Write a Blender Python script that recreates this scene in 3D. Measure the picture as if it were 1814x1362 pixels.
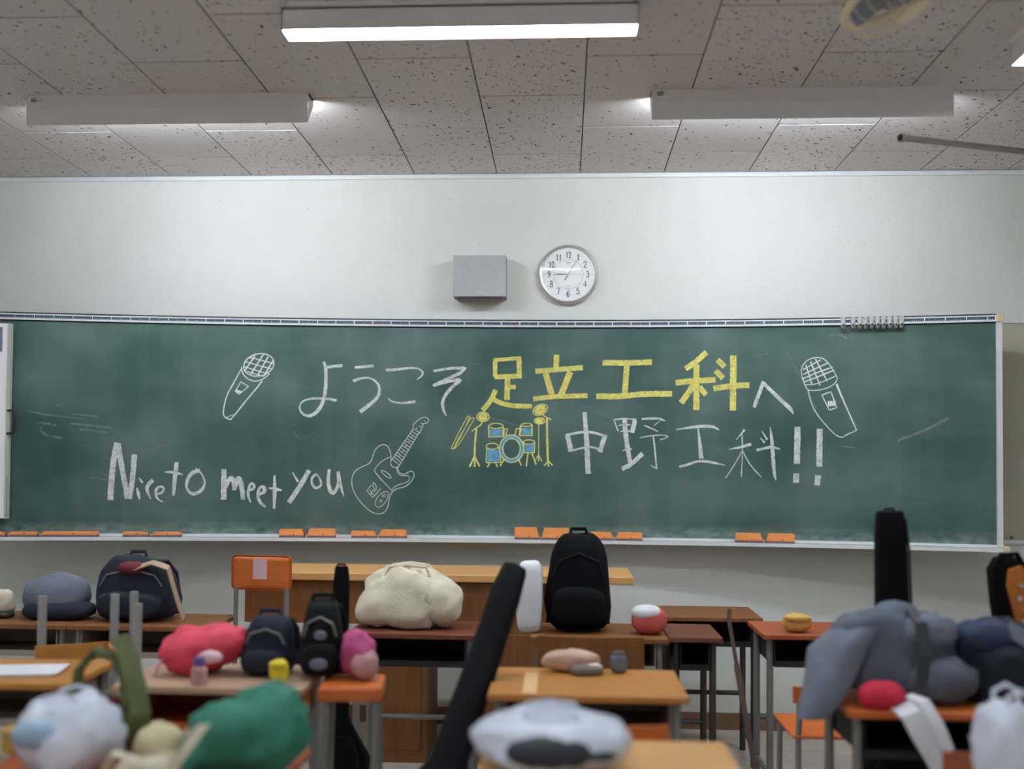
import bpy, bmesh, math, random
from mathutils import Vector, Matrix, noise
for o in list(bpy.data.objects): bpy.data.objects.remove(o)
S = bpy.context.scene; C = S.collection; PI = math.pi
random.seed(7)
# ------------------------------------------------------------ camera, world, exposure
EYE = 1.388; CAMY = -6.07; F = 1976.3
YAW, PITCH, ROLL = .0617, .0313, .0085; SX, SY = -30.5, 85.0
cy_, sy_ = math.cos(YAW), math.sin(YAW); cp_, sp_ = math.cos(PITCH), math.sin(PITCH)
Rt = Vector((cy_, sy_, 0)); Fw = Vector((-sy_*cp_, cy_*cp_, sp_)); Up = Rt.cross(Fw)
cr, sr = math.cos(ROLL), math.sin(ROLL)
R2 = Rt*cr + Up*sr; U2 = Up*cr - Rt*sr
cam = bpy.data.cameras.new('camera'); co = bpy.data.objects.new('camera', cam); C.objects.link(co)
co.matrix_world = Matrix(((R2.x, U2.x, -Fw.x, 0), (R2.y, U2.y, -Fw.y, CAMY), (R2.z, U2.z, -Fw.z, EYE), (0, 0, 0, 1)))
cam.sensor_width = 36; cam.lens = F/1814*36; cam.shift_x = -SX/1814; cam.shift_y = SY/1814
cam.clip_start = .05; cam.dof.use_dof = True; cam.dof.focus_distance = 5.4; cam.dof.aperture_fstop = 1.0
S.camera = co
w = bpy.data.worlds.new('world'); S.world = w; w.use_nodes = True
w.node_tree.nodes['Background'].inputs[0].default_value = (.75, .85, 1, 1)
w.node_tree.nodes['Background'].inputs[1].default_value = .3
S.view_settings.view_transform = 'Standard'; S.view_settings.look = 'None'; S.view_settings.gamma = 1
S.view_settings.use_curve_mapping = False; S.view_settings.exposure = .74
LAMP = 35.0; BOARDLAMP = 74.0
S.cycles.max_bounces = 8; S.cycles.diffuse_bounces = 5

def W(px, py, Y=None, Z=None, curve=None):
    """point of the room seen at a pixel, on a plane Y=, Z= or on a curve Y=curve(X)"""
    d = Fw*F + R2*(px-907-SX) - U2*(py-681-SY)
    o = Vector((0, CAMY, EYE))
    if Z is not None: return o + d*((Z-EYE)/d.z)
    if Y is not None: return o + d*((Y-CAMY)/d.y)
    y = -.1
    for _ in range(14):
        p = o + d*((y-CAMY)/d.y); y = curve(p.x)
    return o + d*((y-CAMY)/d.y)

# ------------------------------------------------------------ materials
def lin(c):
    return tuple(((v/255)/12.92 if v/255 <= .04045 else ((v/255+.055)/1.055)**2.4) for v in c)+(1,)
MATS = {}
def mat(name, col, rough=.6, metal=0, var=0, scale=8, bump=0, bscale=60, stretch=None, emis=None, spec=.5, alpha=None):
    if name in MATS: return MATS[name]
    m = bpy.data.materials.new(name); m.use_nodes = True; t = m.node_tree; b = t.nodes['Principled BSDF']
    b.inputs['Base Color'].default_value = lin(col); b.inputs['Roughness'].default_value = rough
    b.inputs['Metallic'].default_value = metal; b.inputs['Specular IOR Level'].default_value = spec
    g = t.nodes.new('ShaderNodeTexCoord'); v = g.outputs['Object']
    if stretch:
        mp = t.nodes.new('ShaderNodeMapping'); mp.inputs['Scale'].default_value = stretch
        t.links.new(v, mp.inputs['Vector']); v = mp.outputs['Vector']
    n = t.nodes.new('ShaderNodeTexNoise'); n.inputs['Scale'].default_value = scale; n.inputs['Detail'].default_value = 5
    t.links.new(v, n.inputs['Vector'])
    r = t.nodes.new('ShaderNodeMapRange'); r.inputs['From Min'].default_value = .3; r.inputs['From Max'].default_value = .7
    r.inputs['To Min'].default_value = 1-var-.02; r.inputs['To Max'].default_value = 1+var+.02
    t.links.new(n.outputs['Fac'], r.inputs['Value'])
    h = t.nodes.new('ShaderNodeHueSaturation'); h.inputs['Color'].default_value = lin(col)
    t.links.new(r.outputs['Result'], h.inputs['Value']); t.links.new(h.outputs['Color'], b.inputs['Base Color'])
    if bump:
        n2 = t.nodes.new('ShaderNodeTexNoise'); n2.inputs['Scale'].default_value = bscale; n2.inputs['Detail'].default_value = 3
        t.links.new(v, n2.inputs['Vector'])
        bp = t.nodes.new('ShaderNodeBump'); bp.inputs['Strength'].default_value = bump; bp.inputs['Distance'].default_value = .01
        t.links.new(n2.outputs['Fac'], bp.inputs['Height']); t.links.new(bp.outputs['Normal'], b.inputs['Normal'])
    if emis:
        b.inputs['Emission Color'].default_value = lin(emis[0]); b.inputs['Emission Strength'].default_value = emis[1]
    if alpha is not None: b.inputs['Alpha'].default_value = alpha
    MATS[name] = m; return m

def ceiling_mat():
    m = bpy.data.materials.new('fissured_board'); m.use_nodes = True; t = m.node_tree; b = t.nodes['Principled BSDF']
    N = t.nodes.new; L = t.links.new
    b.inputs['Roughness'].default_value = .75; b.inputs['Specular IOR Level'].default_value = .25
    g = N('ShaderNodeNewGeometry'); oi = N('ShaderNodeObjectInfo')
    wn = N('ShaderNodeTexNoise'); wn.inputs['Scale'].default_value = 28; wn.inputs['Detail'].default_value = 1
    L(g.outputs['Position'], wn.inputs['Vector'])
    sc = N('ShaderNodeVectorMath'); sc.operation = 'SCALE'; sc.inputs['Scale'].default_value = .035; L(wn.outputs['Color'], sc.inputs[0])
    ad = N('ShaderNodeVectorMath'); L(g.outputs['Position'], ad.inputs[0]); L(sc.outputs['Vector'], ad.inputs[1])
    outs = []
    for k, (ang, scl, thr) in enumerate(((.35, 58, .28), (1.15, 62, .27), (-.6, 78, .30))):
        mp = N('ShaderNodeMapping'); mp.inputs['Rotation'].default_value = (0, 0, ang); L(ad.outputs['Vector'], mp.inputs['Vector'])
        m2 = N('ShaderNodeMapping'); m2.inputs['Scale'].default_value = (1, .36 if k < 2 else .55, 0); L(mp.outputs['Vector'], m2.inputs['Vector'])
        vo = N('ShaderNodeTexVoronoi'); vo.inputs['Scale'].default_value = scl; L(m2.outputs['Vector'], vo.inputs['Vector'])
        sp = N('ShaderNodeSeparateColor'); L(vo.outputs['Color'], sp.inputs[0])
        # per tile density
        th = N('ShaderNodeMath'); th.operation = 'MULTIPLY_ADD'; th.inputs[1].default_value = .36; th.inputs[2].default_value = .12
        L(oi.outputs['Random'], th.inputs[0])
        keep = N('ShaderNodeMath'); keep.operation = 'LESS_THAN'; L(sp.outputs['Red'], keep.inputs[0]); L(th.outputs[0], keep.inputs[1])
        siz = N('ShaderNodeMath'); siz.operation = 'MULTIPLY_ADD'; siz.inputs[1].default_value = thr*.7; siz.inputs[2].default_value = thr*.35
        L(sp.outputs['Green'], siz.inputs[0])
        dot = N('ShaderNodeMath'); dot.operation = 'LESS_THAN'; L(vo.outputs['Distance'], dot.inputs[0]); L(siz.outputs[0], dot.inputs[1])
        a = N('ShaderNodeMath'); a.operation = 'MULTIPLY'; L(keep.outputs[0], a.inputs[0]); L(dot.outputs[0], a.inputs[1])
        s2 = N('ShaderNodeMath'); s2.operation = 'MULTIPLY_ADD'; s2.inputs[1].default_value = .6; s2.inputs[2].default_value = .45; L(sp.outputs['Blue'], s2.inputs[0])
        a2 = N('ShaderNodeMath'); a2.operation = 'MULTIPLY'; L(a.outputs[0], a2.inputs[0]); L(s2.outputs[0], a2.inputs[1])
        outs.append(a2)
    mx = N('ShaderNodeMath'); mx.operation = 'MAXIMUM'; L(outs[0].outputs[0], mx.inputs[0]); L(outs[1].outputs[0], mx.inputs[1])
    mx2 = N('ShaderNodeMath'); mx2.operation = 'MAXIMUM'; L(mx.outputs[0], mx2.inputs[0]); L(outs[2].outputs[0], mx2.inputs[1])
    tint = N('ShaderNodeMapRange'); tint.inputs['To Min'].default_value = .95; tint.inputs['To Max'].default_value = 1.04; L(oi.outputs['Random'], tint.inputs['Value'])
    hs = N('ShaderNodeHueSaturation'); hs.inputs['Color'].default_value = lin((216, 212, 212)); L(tint.outputs['Result'], hs.inputs['Value'])
    mix = N('ShaderNodeMix'); mix.data_type = 'RGBA'; L(mx2.outputs[0], mix.inputs['Factor']); L(hs.outputs['Color'], mix.inputs['A'])
    mix.inputs['B'].default_value = lin((40, 34, 30)); L(mix.outputs['Result'], b.inputs['Base Color'])
    bp = N('ShaderNodeBump'); bp.invert = True; bp.inputs['Strength'].default_value = .5; bp.inputs['Distance'].default_value = .003
    L(mx2.outputs[0], bp.inputs['Height']); L(bp.outputs['Normal'], b.inputs['Normal'])
    return m
def wall_mat():
    m = mat('sprayed_plaster', (214, 216, 211), .7, 0, .03, 1.5, 0); t = m.node_tree; b = t.nodes['Principled BSDF']
    g = t.nodes.new('ShaderNodeNewGeometry'); n = t.nodes.new('ShaderNodeTexNoise'); n.inputs['Scale'].default_value = 170; n.inputs['Detail'].default_value = 3
    t.links.new(g.outputs['Position'], n.inputs['Vector'])
    bp = t.nodes.new('ShaderNodeBump'); bp.inputs['Strength'].default_value = .5; bp.inputs['Distance'].default_value = .003
    t.links.new(n.outputs['Fac'], bp.inputs['Height']); t.links.new(bp.outputs['Normal'], b.inputs['Normal'])
    v = t.nodes.new('ShaderNodeTexVoronoi'); v.inputs['Scale'].default_value = 38; t.links.new(g.outputs['Position'], v.inputs['Vector'])
    s = t.nodes.new('ShaderNodeSeparateColor'); t.links.new(v.outputs['Color'], s.inputs[0])
    k = t.nodes.new('ShaderNodeMath'); k.operation = 'LESS_THAN'; k.inputs[1].default_value = .035; t.links.new(s.outputs['Red'], k.inputs[0])
    d = t.nodes.new('ShaderNodeMath'); d.operation = 'LESS_THAN'; d.inputs[1].default_value = .11; t.links.new(v.outputs['Distance'], d.inputs[0])
    a = t.nodes.new('ShaderNodeMath'); a.operation = 'MULTIPLY'; t.links.new(k.outputs[0], a.inputs[0]); t.links.new(d.outputs[0], a.inputs[1])
    a2 = t.nodes.new('ShaderNodeMath'); a2.operation = 'MULTIPLY'; a2.inputs[1].default_value = .55; t.links.new(a.outputs[0], a2.inputs[0])
    old = b.inputs['Base Color'].links[0].from_socket
    mx = t.nodes.new('ShaderNodeMix'); mx.data_type = 'RGBA'; t.links.new(a2.outputs[0], mx.inputs['Factor']); t.links.new(old, mx.inputs['A'])
    mx.inputs['B'].default_value = lin((120, 108, 92))
    n3 = t.nodes.new('ShaderNodeMapRange'); n3.inputs['From Min'].default_value = .35; n3.inputs['From Max'].default_value = .65; n3.inputs['To Min'].default_value = .93; n3.inputs['To Max'].default_value = 1.04
    t.links.new(n.outputs['Fac'], n3.inputs['Value'])
    hs = t.nodes.new('ShaderNodeHueSaturation'); t.links.new(n3.outputs['Result'], hs.inputs['Value']); t.links.new(mx.outputs['Result'], hs.inputs['Color'])
    t.links.new(hs.outputs['Color'], b.inputs['Base Color'])
    return m
def board_mat():
    m = bpy.data.materials.new('green_chalkboard'); m.use_nodes = True; t = m.node_tree; b = t.nodes['Principled BSDF']; N = t.nodes.new; L = t.links.new
    b.inputs['Roughness'].default_value = .55; b.inputs['Specular IOR Level'].default_value = .35
    g = N('ShaderNodeNewGeometry')
    def nz(scale3, sc, det, lo, hi):
        mp = N('ShaderNodeMapping'); mp.inputs['Scale'].default_value = scale3; L(g.outputs['Position'], mp.inputs['Vector'])
        n = N('ShaderNodeTexNoise'); n.inputs['Scale'].default_value = sc; n.inputs['Detail'].default_value = det; L(mp.outputs['Vector'], n.inputs['Vector'])
        r = N('ShaderNodeMapRange'); r.inputs['From Min'].default_value = lo; r.inputs['From Max'].default_value = hi; L(n.outputs['Fac'], r.inputs['Value']); return r
    a = nz((1, 0, 1.3), 1.6, 3, .38, .66); v = nz((9, 0, .8), 1.2, 4, .45, .75); h = nz((.8, 0, 9), 1.3, 4, .5, .78)
    m1 = N('ShaderNodeMath'); m1.operation = 'MULTIPLY_ADD'; L(v.outputs[0], m1.inputs[0]); m1.inputs[1].default_value = .2; L(a.outputs[0], m1.inputs[2])
    m2 = N('ShaderNodeMath'); m2.operation = 'MULTIPLY_ADD'; L(h.outputs[0], m2.inputs[0]); m2.inputs[1].default_value = .22; L(m1.outputs[0], m2.inputs[2])
    m3 = N('ShaderNodeMath'); m3.operation = 'MULTIPLY'; m3.inputs[1].default_value = .13; L(m2.outputs[0], m3.inputs[0])
    # chalk dust gathered above the tray
    s = N('ShaderNodeSeparateXYZ'); L(g.outputs['Position'], s.inputs[0])
    r = N('ShaderNodeMapRange'); r.inputs['From Min'].default_value = 1.09; r.inputs['From Max'].default_value = 1.02; r.inputs['To Max'].default_value = .42; L(s.outputs['Z'], r.inputs['Value'])
    dn = nz((3, 0, 6), 5, 4, .3, .7); dm = N('ShaderNodeMath'); dm.operation = 'MULTIPLY'; L(r.outputs[0], dm.inputs[0]); L(dn.outputs[0], dm.inputs[1])
    ad = N('ShaderNodeMath'); ad.use_clamp = True; L(dm.outputs[0], ad.inputs[0]); L(m3.outputs[0], ad.inputs[1])
    mx = N('ShaderNodeMix'); mx.data_type = 'RGBA'; L(ad.outputs[0], mx.inputs['Factor'])
    mx.inputs['A'].default_value = lin((40, 72, 67)); mx.inputs['B'].default_value = lin((176, 190, 186)); L(mx.outputs['Result'], b.inputs['Base Color'])
    return m
def chalk_mat(name, col, cover, sc=220):
    m = bpy.data.materials.new(name); m.use_nodes = True; t = m.node_tree; b = t.nodes['Principled BSDF']; N = t.nodes.new; L = t.links.new
    b.inputs['Roughness'].default_value = .95; b.inputs['Specular IOR Level'].default_value = .1; b.inputs['Base Color'].default_value = lin(col)
    g = N('ShaderNodeNewGeometry'); o = []
    for s, d in ((sc, 2), (35, 3)):
        n = N('ShaderNodeTexNoise'); n.inputs['Scale'].default_value = s; n.inputs['Detail'].default_value = d; L(g.outputs['Position'], n.inputs['Vector']); o.append(n)
    a = N('ShaderNodeMath'); a.operation = 'MULTIPLY_ADD'; a.inputs[1].default_value = .8; L(o[1].outputs['Fac'], a.inputs[0]); L(o[0].outputs['Fac'], a.inputs[2])
    r = N('ShaderNodeMapRange'); r.inputs['From Min'].default_value = .62; r.inputs['From Max'].default_value = 1.1
    r.inputs['To Min'].default_value = max(0, cover-.35); r.inputs['To Max'].default_value = min(1, cover+.3); L(a.outputs[0], r.inputs['Value'])
    L(r.outputs[0], b.inputs['Alpha']); return m

M_wall = wall_mat(); M_ceil = ceiling_mat(); M_board = board_mat(); M_edge = mat('board_edge_joint_shade', (84, 74, 66), .9)  # edge colour darkened to paint groove shade into the tile joints
M_white = mat('white_enamel', (240, 241, 242), .38)
M_lampwhite = mat('lamp_housing_white', (236, 236, 236), .35)
M_rail = mat('white_rail', (215, 220, 222), .4)
M_slate = mat('slate_blue_print', (38, 62, 80), .5)
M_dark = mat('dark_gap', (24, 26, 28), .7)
M_ivory = mat('ivory_plastic', (214, 200, 160), .45)
M_steel = mat('steel', (168, 164, 158), .3, .9, .05, 20)
M_grey_metal = mat('grey_painted_steel', (128, 130, 128), .45, .3, .05)
M_clear = mat('clear_plastic', (186, 188, 184), .2, 0, .05, alpha=.85)
M_grey = mat('grey_speaker_cloth', (168, 169, 173), .85, 0, .02, 40, .15, 500)
M_greyside = mat('grey_speaker_side', (150, 147, 144), .6)
M_chrome = mat('silver_rim', (205, 205, 200), .28, .75)
M_face = mat('clock_face', (240, 243, 246), .6)
M_ink = mat('black_ink', (28, 30, 34), .6)
M_orange = mat('orange_plastic', (232, 150, 84), .5, 0, .04)
M_felt = mat('purple_felt', (118, 100, 112), .95, 0, .1, 60, .3, 400)
M_tan = mat('light_wood', (206, 158, 98), .5, 0, .08, 6, stretch=(1, 9, 9))
M_ochre = mat('ochre_wood', (176, 120, 56), .42, 0, .1, 6, stretch=(1, 9, 9))
M_brown = mat('brown_wood', (122, 78, 38), .5, 0, .12, 5, stretch=(9, 9, 1))
M_redwood = mat('reddish_wood', (160, 82, 48), .45, 0, .1, 6, stretch=(1, 9, 9))
M_orwood = mat('orange_plywood', (190, 98, 38), .42, 0, .08, 6, stretch=(1, 9, 9))
M_darkred = mat('dark_red_wood', (104, 56, 34), .45, 0, .1, 6, stretch=(1, 9, 9))
M_black = mat('black_nylon', (11, 12, 14), .85, 0, .15, 30, .25, 300, spec=.15)
M_blackgloss = mat('black_coated_nylon', (13, 14, 17), .7, 0, .1, 20, .2, 200, spec=.2)
M_navy = mat('navy_cloth', (24, 30, 48), .85, 0, .15, 20, .3, 120)
M_bluegrey = mat('blue_grey_cloth', (104, 112, 126), .9, 0, .08, 14, .3, 160)
M_greycloth = mat('grey_cloth', (92, 100, 114), .9, 0, .1, 14, .3, 160)
M_cream = mat('cream_canvas', (214, 206, 184), .9, 0, .06, 14, .3, 200)
M_olive = mat('olive_canvas', (92, 100, 62), .9, 0, .1, 14, .3, 200)
M_teal = mat('green_nylon', (40, 122, 100), .6, 0, .08, 14, .2, 120)
M_pink = mat('pink_red_nylon', (212, 62, 86), .65, 0, .06, 14, .2, 120)
M_red = mat('crimson_cloth', (196, 28, 58), .75, 0, .08, 14, .2, 120)
M_magenta = mat('magenta_cloth', (178, 74, 122), .85, 0, .08, 14, .2, 120)
M_rose = mat('pale_rose_cloth', (184, 140, 140), .85, 0, .08, 14, .2, 120)
M_yellow = mat('yellow_plastic', (216, 196, 44), .5)
M_whitecloth = mat('white_cloth', (216, 218, 224), .85, 0, .04, 10, .2, 100)
M_poly = mat('white_polythene', (214, 222, 236), .3, 0, .05, 10, .25, 60)
M_paleblue = mat('pale_blue_print', (150, 180, 205), .5, 0, .1, 12)
M_gold = mat('old_yellow_cloth', (186, 148, 68), .8, 0, .1, 12)
M_darkprint = mat('charcoal_print', (46, 48, 58), .6, 0, .15, 12)
M_purple = mat('purple_plastic', (98, 84, 150), .4)
M_beige = mat('beige_webbing', (170, 146, 118), .85)
M_floor = mat('waxed_floor', (184, 174, 162), .35, 0, .12, 3, stretch=(1, 8, 1))
M_base = mat('brown_baseboard', (120, 92, 66), .5, 0, .08)
M_pin = mat('olive_grey_panel', (172, 170, 152), .8, 0, .03, 3, .15, 300)
M_blade = mat('smoke_blue_blade', (128, 140, 154), .25)
M_cage = mat('aged_cream_enamel', (226, 212, 178), .4)
M_lamp = mat('lamp_glow', (255, 255, 255), .4, emis=((240, 247, 255), LAMP))
M_blamp = mat('board_lamp_glow', (255, 255, 255), .4, emis=((240, 247, 255), BOARDLAMP))
M_hose = mat('sunburst_lacquer', (176, 108, 44), .3, 0, .1, 8)
M_ebony = mat('dark_fretboard', (50, 34, 26), .5)

# ------------------------------------------------------------ mesh helpers
def box(bm, x0, x1, y0, y1, z0, z1, bev=0, seg=2):
    r = bmesh.ops.create_cube(bm, size=1); vs = r['verts']
    for v in vs: v.co = Vector(((x0+x1)/2+v.co.x*(x1-x0), (y0+y1)/2+v.co.y*(y1-y0), (z0+z1)/2+v.co.z*(z1-z0)))
    if bev:
        es = list({e for v in vs for e in v.link_edges})
        bmesh.ops.bevel(bm, geom=es, offset=bev, segments=seg, affect='EDGES', profile=.5)
def tube(bm, pts, r, n=10, cap=True):
    pts = [Vector(p) for p in pts]; rs = r if isinstance(r, (list, tuple)) else [r]*len(pts)
    rings = []; prev = None
    for i, p in enumerate(pts):
        t = (pts[min(i+1, len(pts)-1)]-pts[max(i-1, 0)]).normalized()
        a = prev if prev is not None else (Vector((0, 0, 1)) if abs(t.z) < .9 else Vector((1, 0, 0)))
        u = (a - t*a.dot(t)).normalized(); v = t.cross(u); prev = u
        rings.append([bm.verts.new(p+(u*math.cos(2*PI*k/n)+v*math.sin(2*PI*k/n))*rs[i]) for k in range(n)])
    for a, b in zip(rings, rings[1:]):
        for k in range(n): bm.faces.new((a[k], a[(k+1) % n], b[(k+1) % n], b[k]))
    if cap: bm.faces.new(rings[0][::-1]); bm.faces.new(rings[-1])
def strap(bm, pts, w, th, side=(1, 0, 0)):
    """flat webbing following pts"""
    pts = [Vector(p) for p in pts]; s = Vector(side).normalized()*w/2; rings = []
    for i, p in enumerate(pts):
        t = (pts[min(i+1, len(pts)-1)]-pts[max(i-1, 0)]).normalized(); n = t.cross(s).normalized()*th/2
        rings.append([bm.verts.new(q) for q in (p-s-n, p+s-n, p+s+n, p-s+n)])
    for a, b in zip(rings, rings[1:]):
        for k in range(4): bm.faces.new((a[k], a[(k+1) % 4], b[(k+1) % 4], b[k]))
    bm.faces.new(rings[0][::-1]); bm.faces.new(rings[-1])
def se(a, e):
    c = math.cos(a); return math.copysign(abs(c)**(2/e), c)
def loft(bm, st, n=28, e=2.6, amp=0, seed=0, fr=9):
    """st: (cx,cy,z,rx,ry) rings of superellipses"""
    rings = []
    for cx, cyy, z, rx, ry in st:
        ring = []
        for k in range(n):
            a = 2*PI*k/n; p = Vector((cx+rx*se(a, e), cyy+ry*se(a-PI/2, e), z))
            if amp:
                q = noise.noise(p*fr+Vector((seed*7.1, seed*3.3, 0))); p += Vector((p.x-cx, p.y-cyy, 0)).normalized()*q*amp
            ring.append(bm.verts.new(p))
        rings.append(ring)
    for a, b in zip(rings, rings[1:]):
        for k in range(n): bm.faces.new((a[k], a[(k+1) % n], b[(k+1) % n], b[k]))
    bm.faces.new(rings[0][::-1]); bm.faces.new(rings[-1])
def puff(bm, c, r, e=2.6, amp=.02, seed=0, fr=7, floor=None, nu=36, nv=22, top=None, shear=0):
    """soft superellipsoid with folds, flattened where it lies"""
    c = Vector(c); rings = []
    for j in range(nv+1):
        ph = -PI/2+PI*j/nv; ring = []
        cz = se(ph, e); szn = se(ph-PI/2, e)
        if j in (0, nv):
            ring = [Vector((0, 0, -1 if j == 0 else 1))]
        else:
            ring = [Vector((cz*se(2*PI*k/nu, e), cz*se(2*PI*k/nu-PI/2, e), szn)) for k in range(nu)]
        out = []
        for p in ring:
            q = Vector((p.x*r[0], p.y*r[1], p.z*r[2]))
            if top: q.x *= 1-(1-top)*max(0, p.z*.5+.5); q.y *= 1-(1-top)*.6*max(0, p.z*.5+.5)
            q.x += shear*q.z
            s = Vector((seed*5.7, seed*2.1, seed*1.3))
            d = noise.noise(q*fr+s)*amp + (abs(noise.noise(q*fr*2.3+s))-.25)*amp*.8
            q += (q.normalized() if q.length else Vector((0, 0, 1)))*d
            q += c
            if floor is not None and q.z < floor: q.z = floor
            out.append(bm.verts.new(q))
        rings.append(out)
    for a, b in zip(rings, rings[1:]):
        for k in range(nu):
            f = [a[k % len(a)], a[(k+1) % len(a)], b[(k+1) % len(b)], b[k % len(b)]]
            f2 = []
            for v in f:
                if v not in f2: f2.append(v)
            bm.faces.new(f2)
def lathe(bm, prof, n=64):
    """prof: (r, y) about the Y axis"""
    rings = [[bm.verts.new((r*math.cos(2*PI*k/n), y, r*math.sin(2*PI*k/n))) for k in range(n)] for r, y in prof]
    for a, b in zip(rings, rings[1:]):
        for k in range(n): bm.faces.new((a[k], a[(k+1) % n], b[(k+1) % n], b[k]))
    return rings
def disc(bm, cx, y, cz, r, n=24):
    bm.faces.new([bm.verts.new((cx+r*math.cos(2*PI*k/n), y, cz+r*math.sin(2*PI*k/n))) for k in range(n)])
def B(fn, *a, **k):
    bm = bmesh.new(); fn(bm, *a, **k); return bm
def obj(name, bm, m, parent=None, smooth=False, label=None):
    me = bpy.data.meshes.new(name); bmesh.ops.recalc_face_normals(bm, faces=bm.faces); bm.to_mesh(me); bm.free()
    if smooth:
        me.shade_smooth()
        try: me.set_sharp_from_angle(angle=math.radians(40))
        except Exception: pass
    me.materials.append(m); o = bpy.data.objects.new(name, me); C.objects.link(o)
    if parent: o.parent = parent
    if label: o['label'] = label
    return o
def tag(o, label, cat, group=None):
    o['label'] = label; o['category'] = cat
    if group: o['group'] = group
    return o
def thing(name, label, cat, loc=(0, 0, 0), rotz=0, group=None, rot=None):
    o = bpy.data.objects.new(name, None); C.objects.link(o); o.location = loc; o.rotation_euler = rot or (0, 0, rotz)
    o.empty_display_size = .1
    return tag(o, label, cat, group)
def struct(name, bm, m, label=None, **k):
    o = obj(name, bm, m, **k); o['kind'] = 'structure'
    if label: o['label'] = label
    return o

# ------------------------------------------------------------ the room
H = 3.0; XL, XR, YB = -3.95, 3.95, -8.6
def wall_label(o, l, c='wall'): o['label'] = l; o['category'] = c; return o
wall_label(struct('wall_front', B(box, XL, XR, 0, .12, 0, H+.05), M_wall), 'pale sprayed plaster wall behind the chalkboard')
wall_label(struct('wall_left', B(box, XL-.12, XL, YB, .12, 0, H+.05), M_wall), 'pale plaster side wall left of the room')
wall_label(struct('wall_right', B(box, XR, XR+.12, YB, .12, 0, H+.05), M_wall), 'pale plaster side wall right of the room')
wall_label(struct('wall_back', B(box, XL, XR, YB-.12, YB, 0, H+.05), M_wall), 'pale plaster wall behind the camera')
wall_label(struct('floor', B(box, XL, XR, YB, .0, -.1, 0), M_floor), 'waxed light brown classroom floor', 'floor')
ceil = wall_label(struct('ceiling', B(box, XL, XR, YB, .12, H+.014, H+.1), M_dark), 'ceiling of fissured acoustic boards with dark joints', 'ceiling')
TW, TL = .455, .91; X0, Y0 = .0798, -.373
tm = {}
def tile(w_, l_):
    k = (round(w_, 3), round(l_, 3))
    if k not in tm:
        bm = bmesh.new(); g = .0022; c = .003
        a = [bm.verts.new((x, y, .013)) for x, y in ((g, g*1.7), (w_-g, g*1.7), (w_-g, l_-g*1.7), (g, l_-g*1.7))]
        b = [bm.verts.new((x, y, .002)) for x, y in ((g, g*1.7), (w_-g, g*1.7), (w_-g, l_-g*1.7), (g, l_-g*1.7))]
        d = [bm.verts.new((x, y, 0)) for x, y in ((g+c*.6, g*1.7+c*.3), (w_-g-c*.6, g*1.7+c*.3), (w_-g-c*.6, l_-g*1.7-c*.3), (g+c*.6, l_-g*1.7-c*.3))]
        for p, q in ((a, b), (b, d)):
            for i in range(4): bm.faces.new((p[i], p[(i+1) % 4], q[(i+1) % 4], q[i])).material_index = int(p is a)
        bm.faces.new(d); bm.faces.new(a[::-1])
        bmesh.ops.recalc_face_normals(bm, faces=bm.faces)
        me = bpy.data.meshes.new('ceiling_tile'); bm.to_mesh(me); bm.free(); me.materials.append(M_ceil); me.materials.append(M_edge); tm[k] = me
    return tm[k]
for i in range(-9, 9):
    xa = X0+i*TW; xb = xa+TW
    if xb < XL+.05 or xa > XR-.05: continue
    xa2, xb2 = max(xa, XL), min(xb, XR)
    off = Y0 + (0 if i % 2 else TL/2)   # staggered joints
    # joints in column i at off - n*TL
    ys = [0.0]
    y = off
    while y > 0: y -= TL
    if y+TL < -.02: ys.append(y+TL)
    while y > YB+.3: ys.append(y); y -= TL
    ys.append(YB)
    for a, b in zip(ys, ys[1:]):
        if a-b < .03: continue
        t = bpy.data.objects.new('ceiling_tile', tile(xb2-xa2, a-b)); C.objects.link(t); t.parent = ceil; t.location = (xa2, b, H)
struct('trim_1', B(box, XL, XR, -.012, 0, H-.028, H-.004, .002), M_rail, label='thin white moulding between wall and ceiling')
bpy.data.objects['trim_1']['category'] = 'trim'
o = struct('baseboard_front', B(box, XL, XR, -.012, 0, 0, .09, .002), M_base, label='brown baseboard under the chalkboard wall'); o['category'] = 'baseboard'

# ------------------------------------------------------------ chalkboard
def yb(X, d=0): return -(.03+(.0357 if X < .053 else .0536)*(X-.053)**2)-d
BT, BB = EYE+.7959, EYE-.3692
XE0, XE1 = -3.05, W(1766, 700, curve=yb).x
def sweep(bm, X0_, X1_, d0, d1, z0, z1, n=70):
    """bar following the curved board; d0 nearer the wall, d1 nearer the room"""
    rings = []
    for i in range(n+1):
        X = X0_+(X1_-X0_)*i/n
        rings.append([bm.verts.new((X, yb(X, d), z)) for d, z in ((d0, z0), (d1, z0), (d1, z1), (d0, z1))])
    for a, b in zip(rings, rings[1:]):
        for k in range(4): bm.faces.new((a[k], a[(k+1) % 4], b[(k+1) % 4], b[k]))
    bm.faces.new(rings[0][::-1]); bm.faces.new(rings[-1])
cb = thing('chalkboard', 'wide green concave chalkboard covered in chalk writing and drawings', 'chalkboard')
obj('writing_surface', B(sweep, XE0, XE1, -.014, 0, BB-.01, BT-.01), M_board, cb)
obj('top_rail', B(sweep, XE0, XE1, -.014, .012, BT-.034, BT), M_rail, cb)
obj('rail_top_painted_shade', B(sweep, XE0, XE1, -.014, .016, BT, BT+.005), M_dark, cb, label='thin painted shadow line above the ruler')  # dark bar, colours in the shadow gap over the rail
obj('rail_under_painted_shade', B(sweep, XE0, XE1, 0, .004, BT-.040, BT-.034), M_dark, cb, label='black painted shadow strip below the ruler')  # dark strip, paints the shadow beneath the rail
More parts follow.
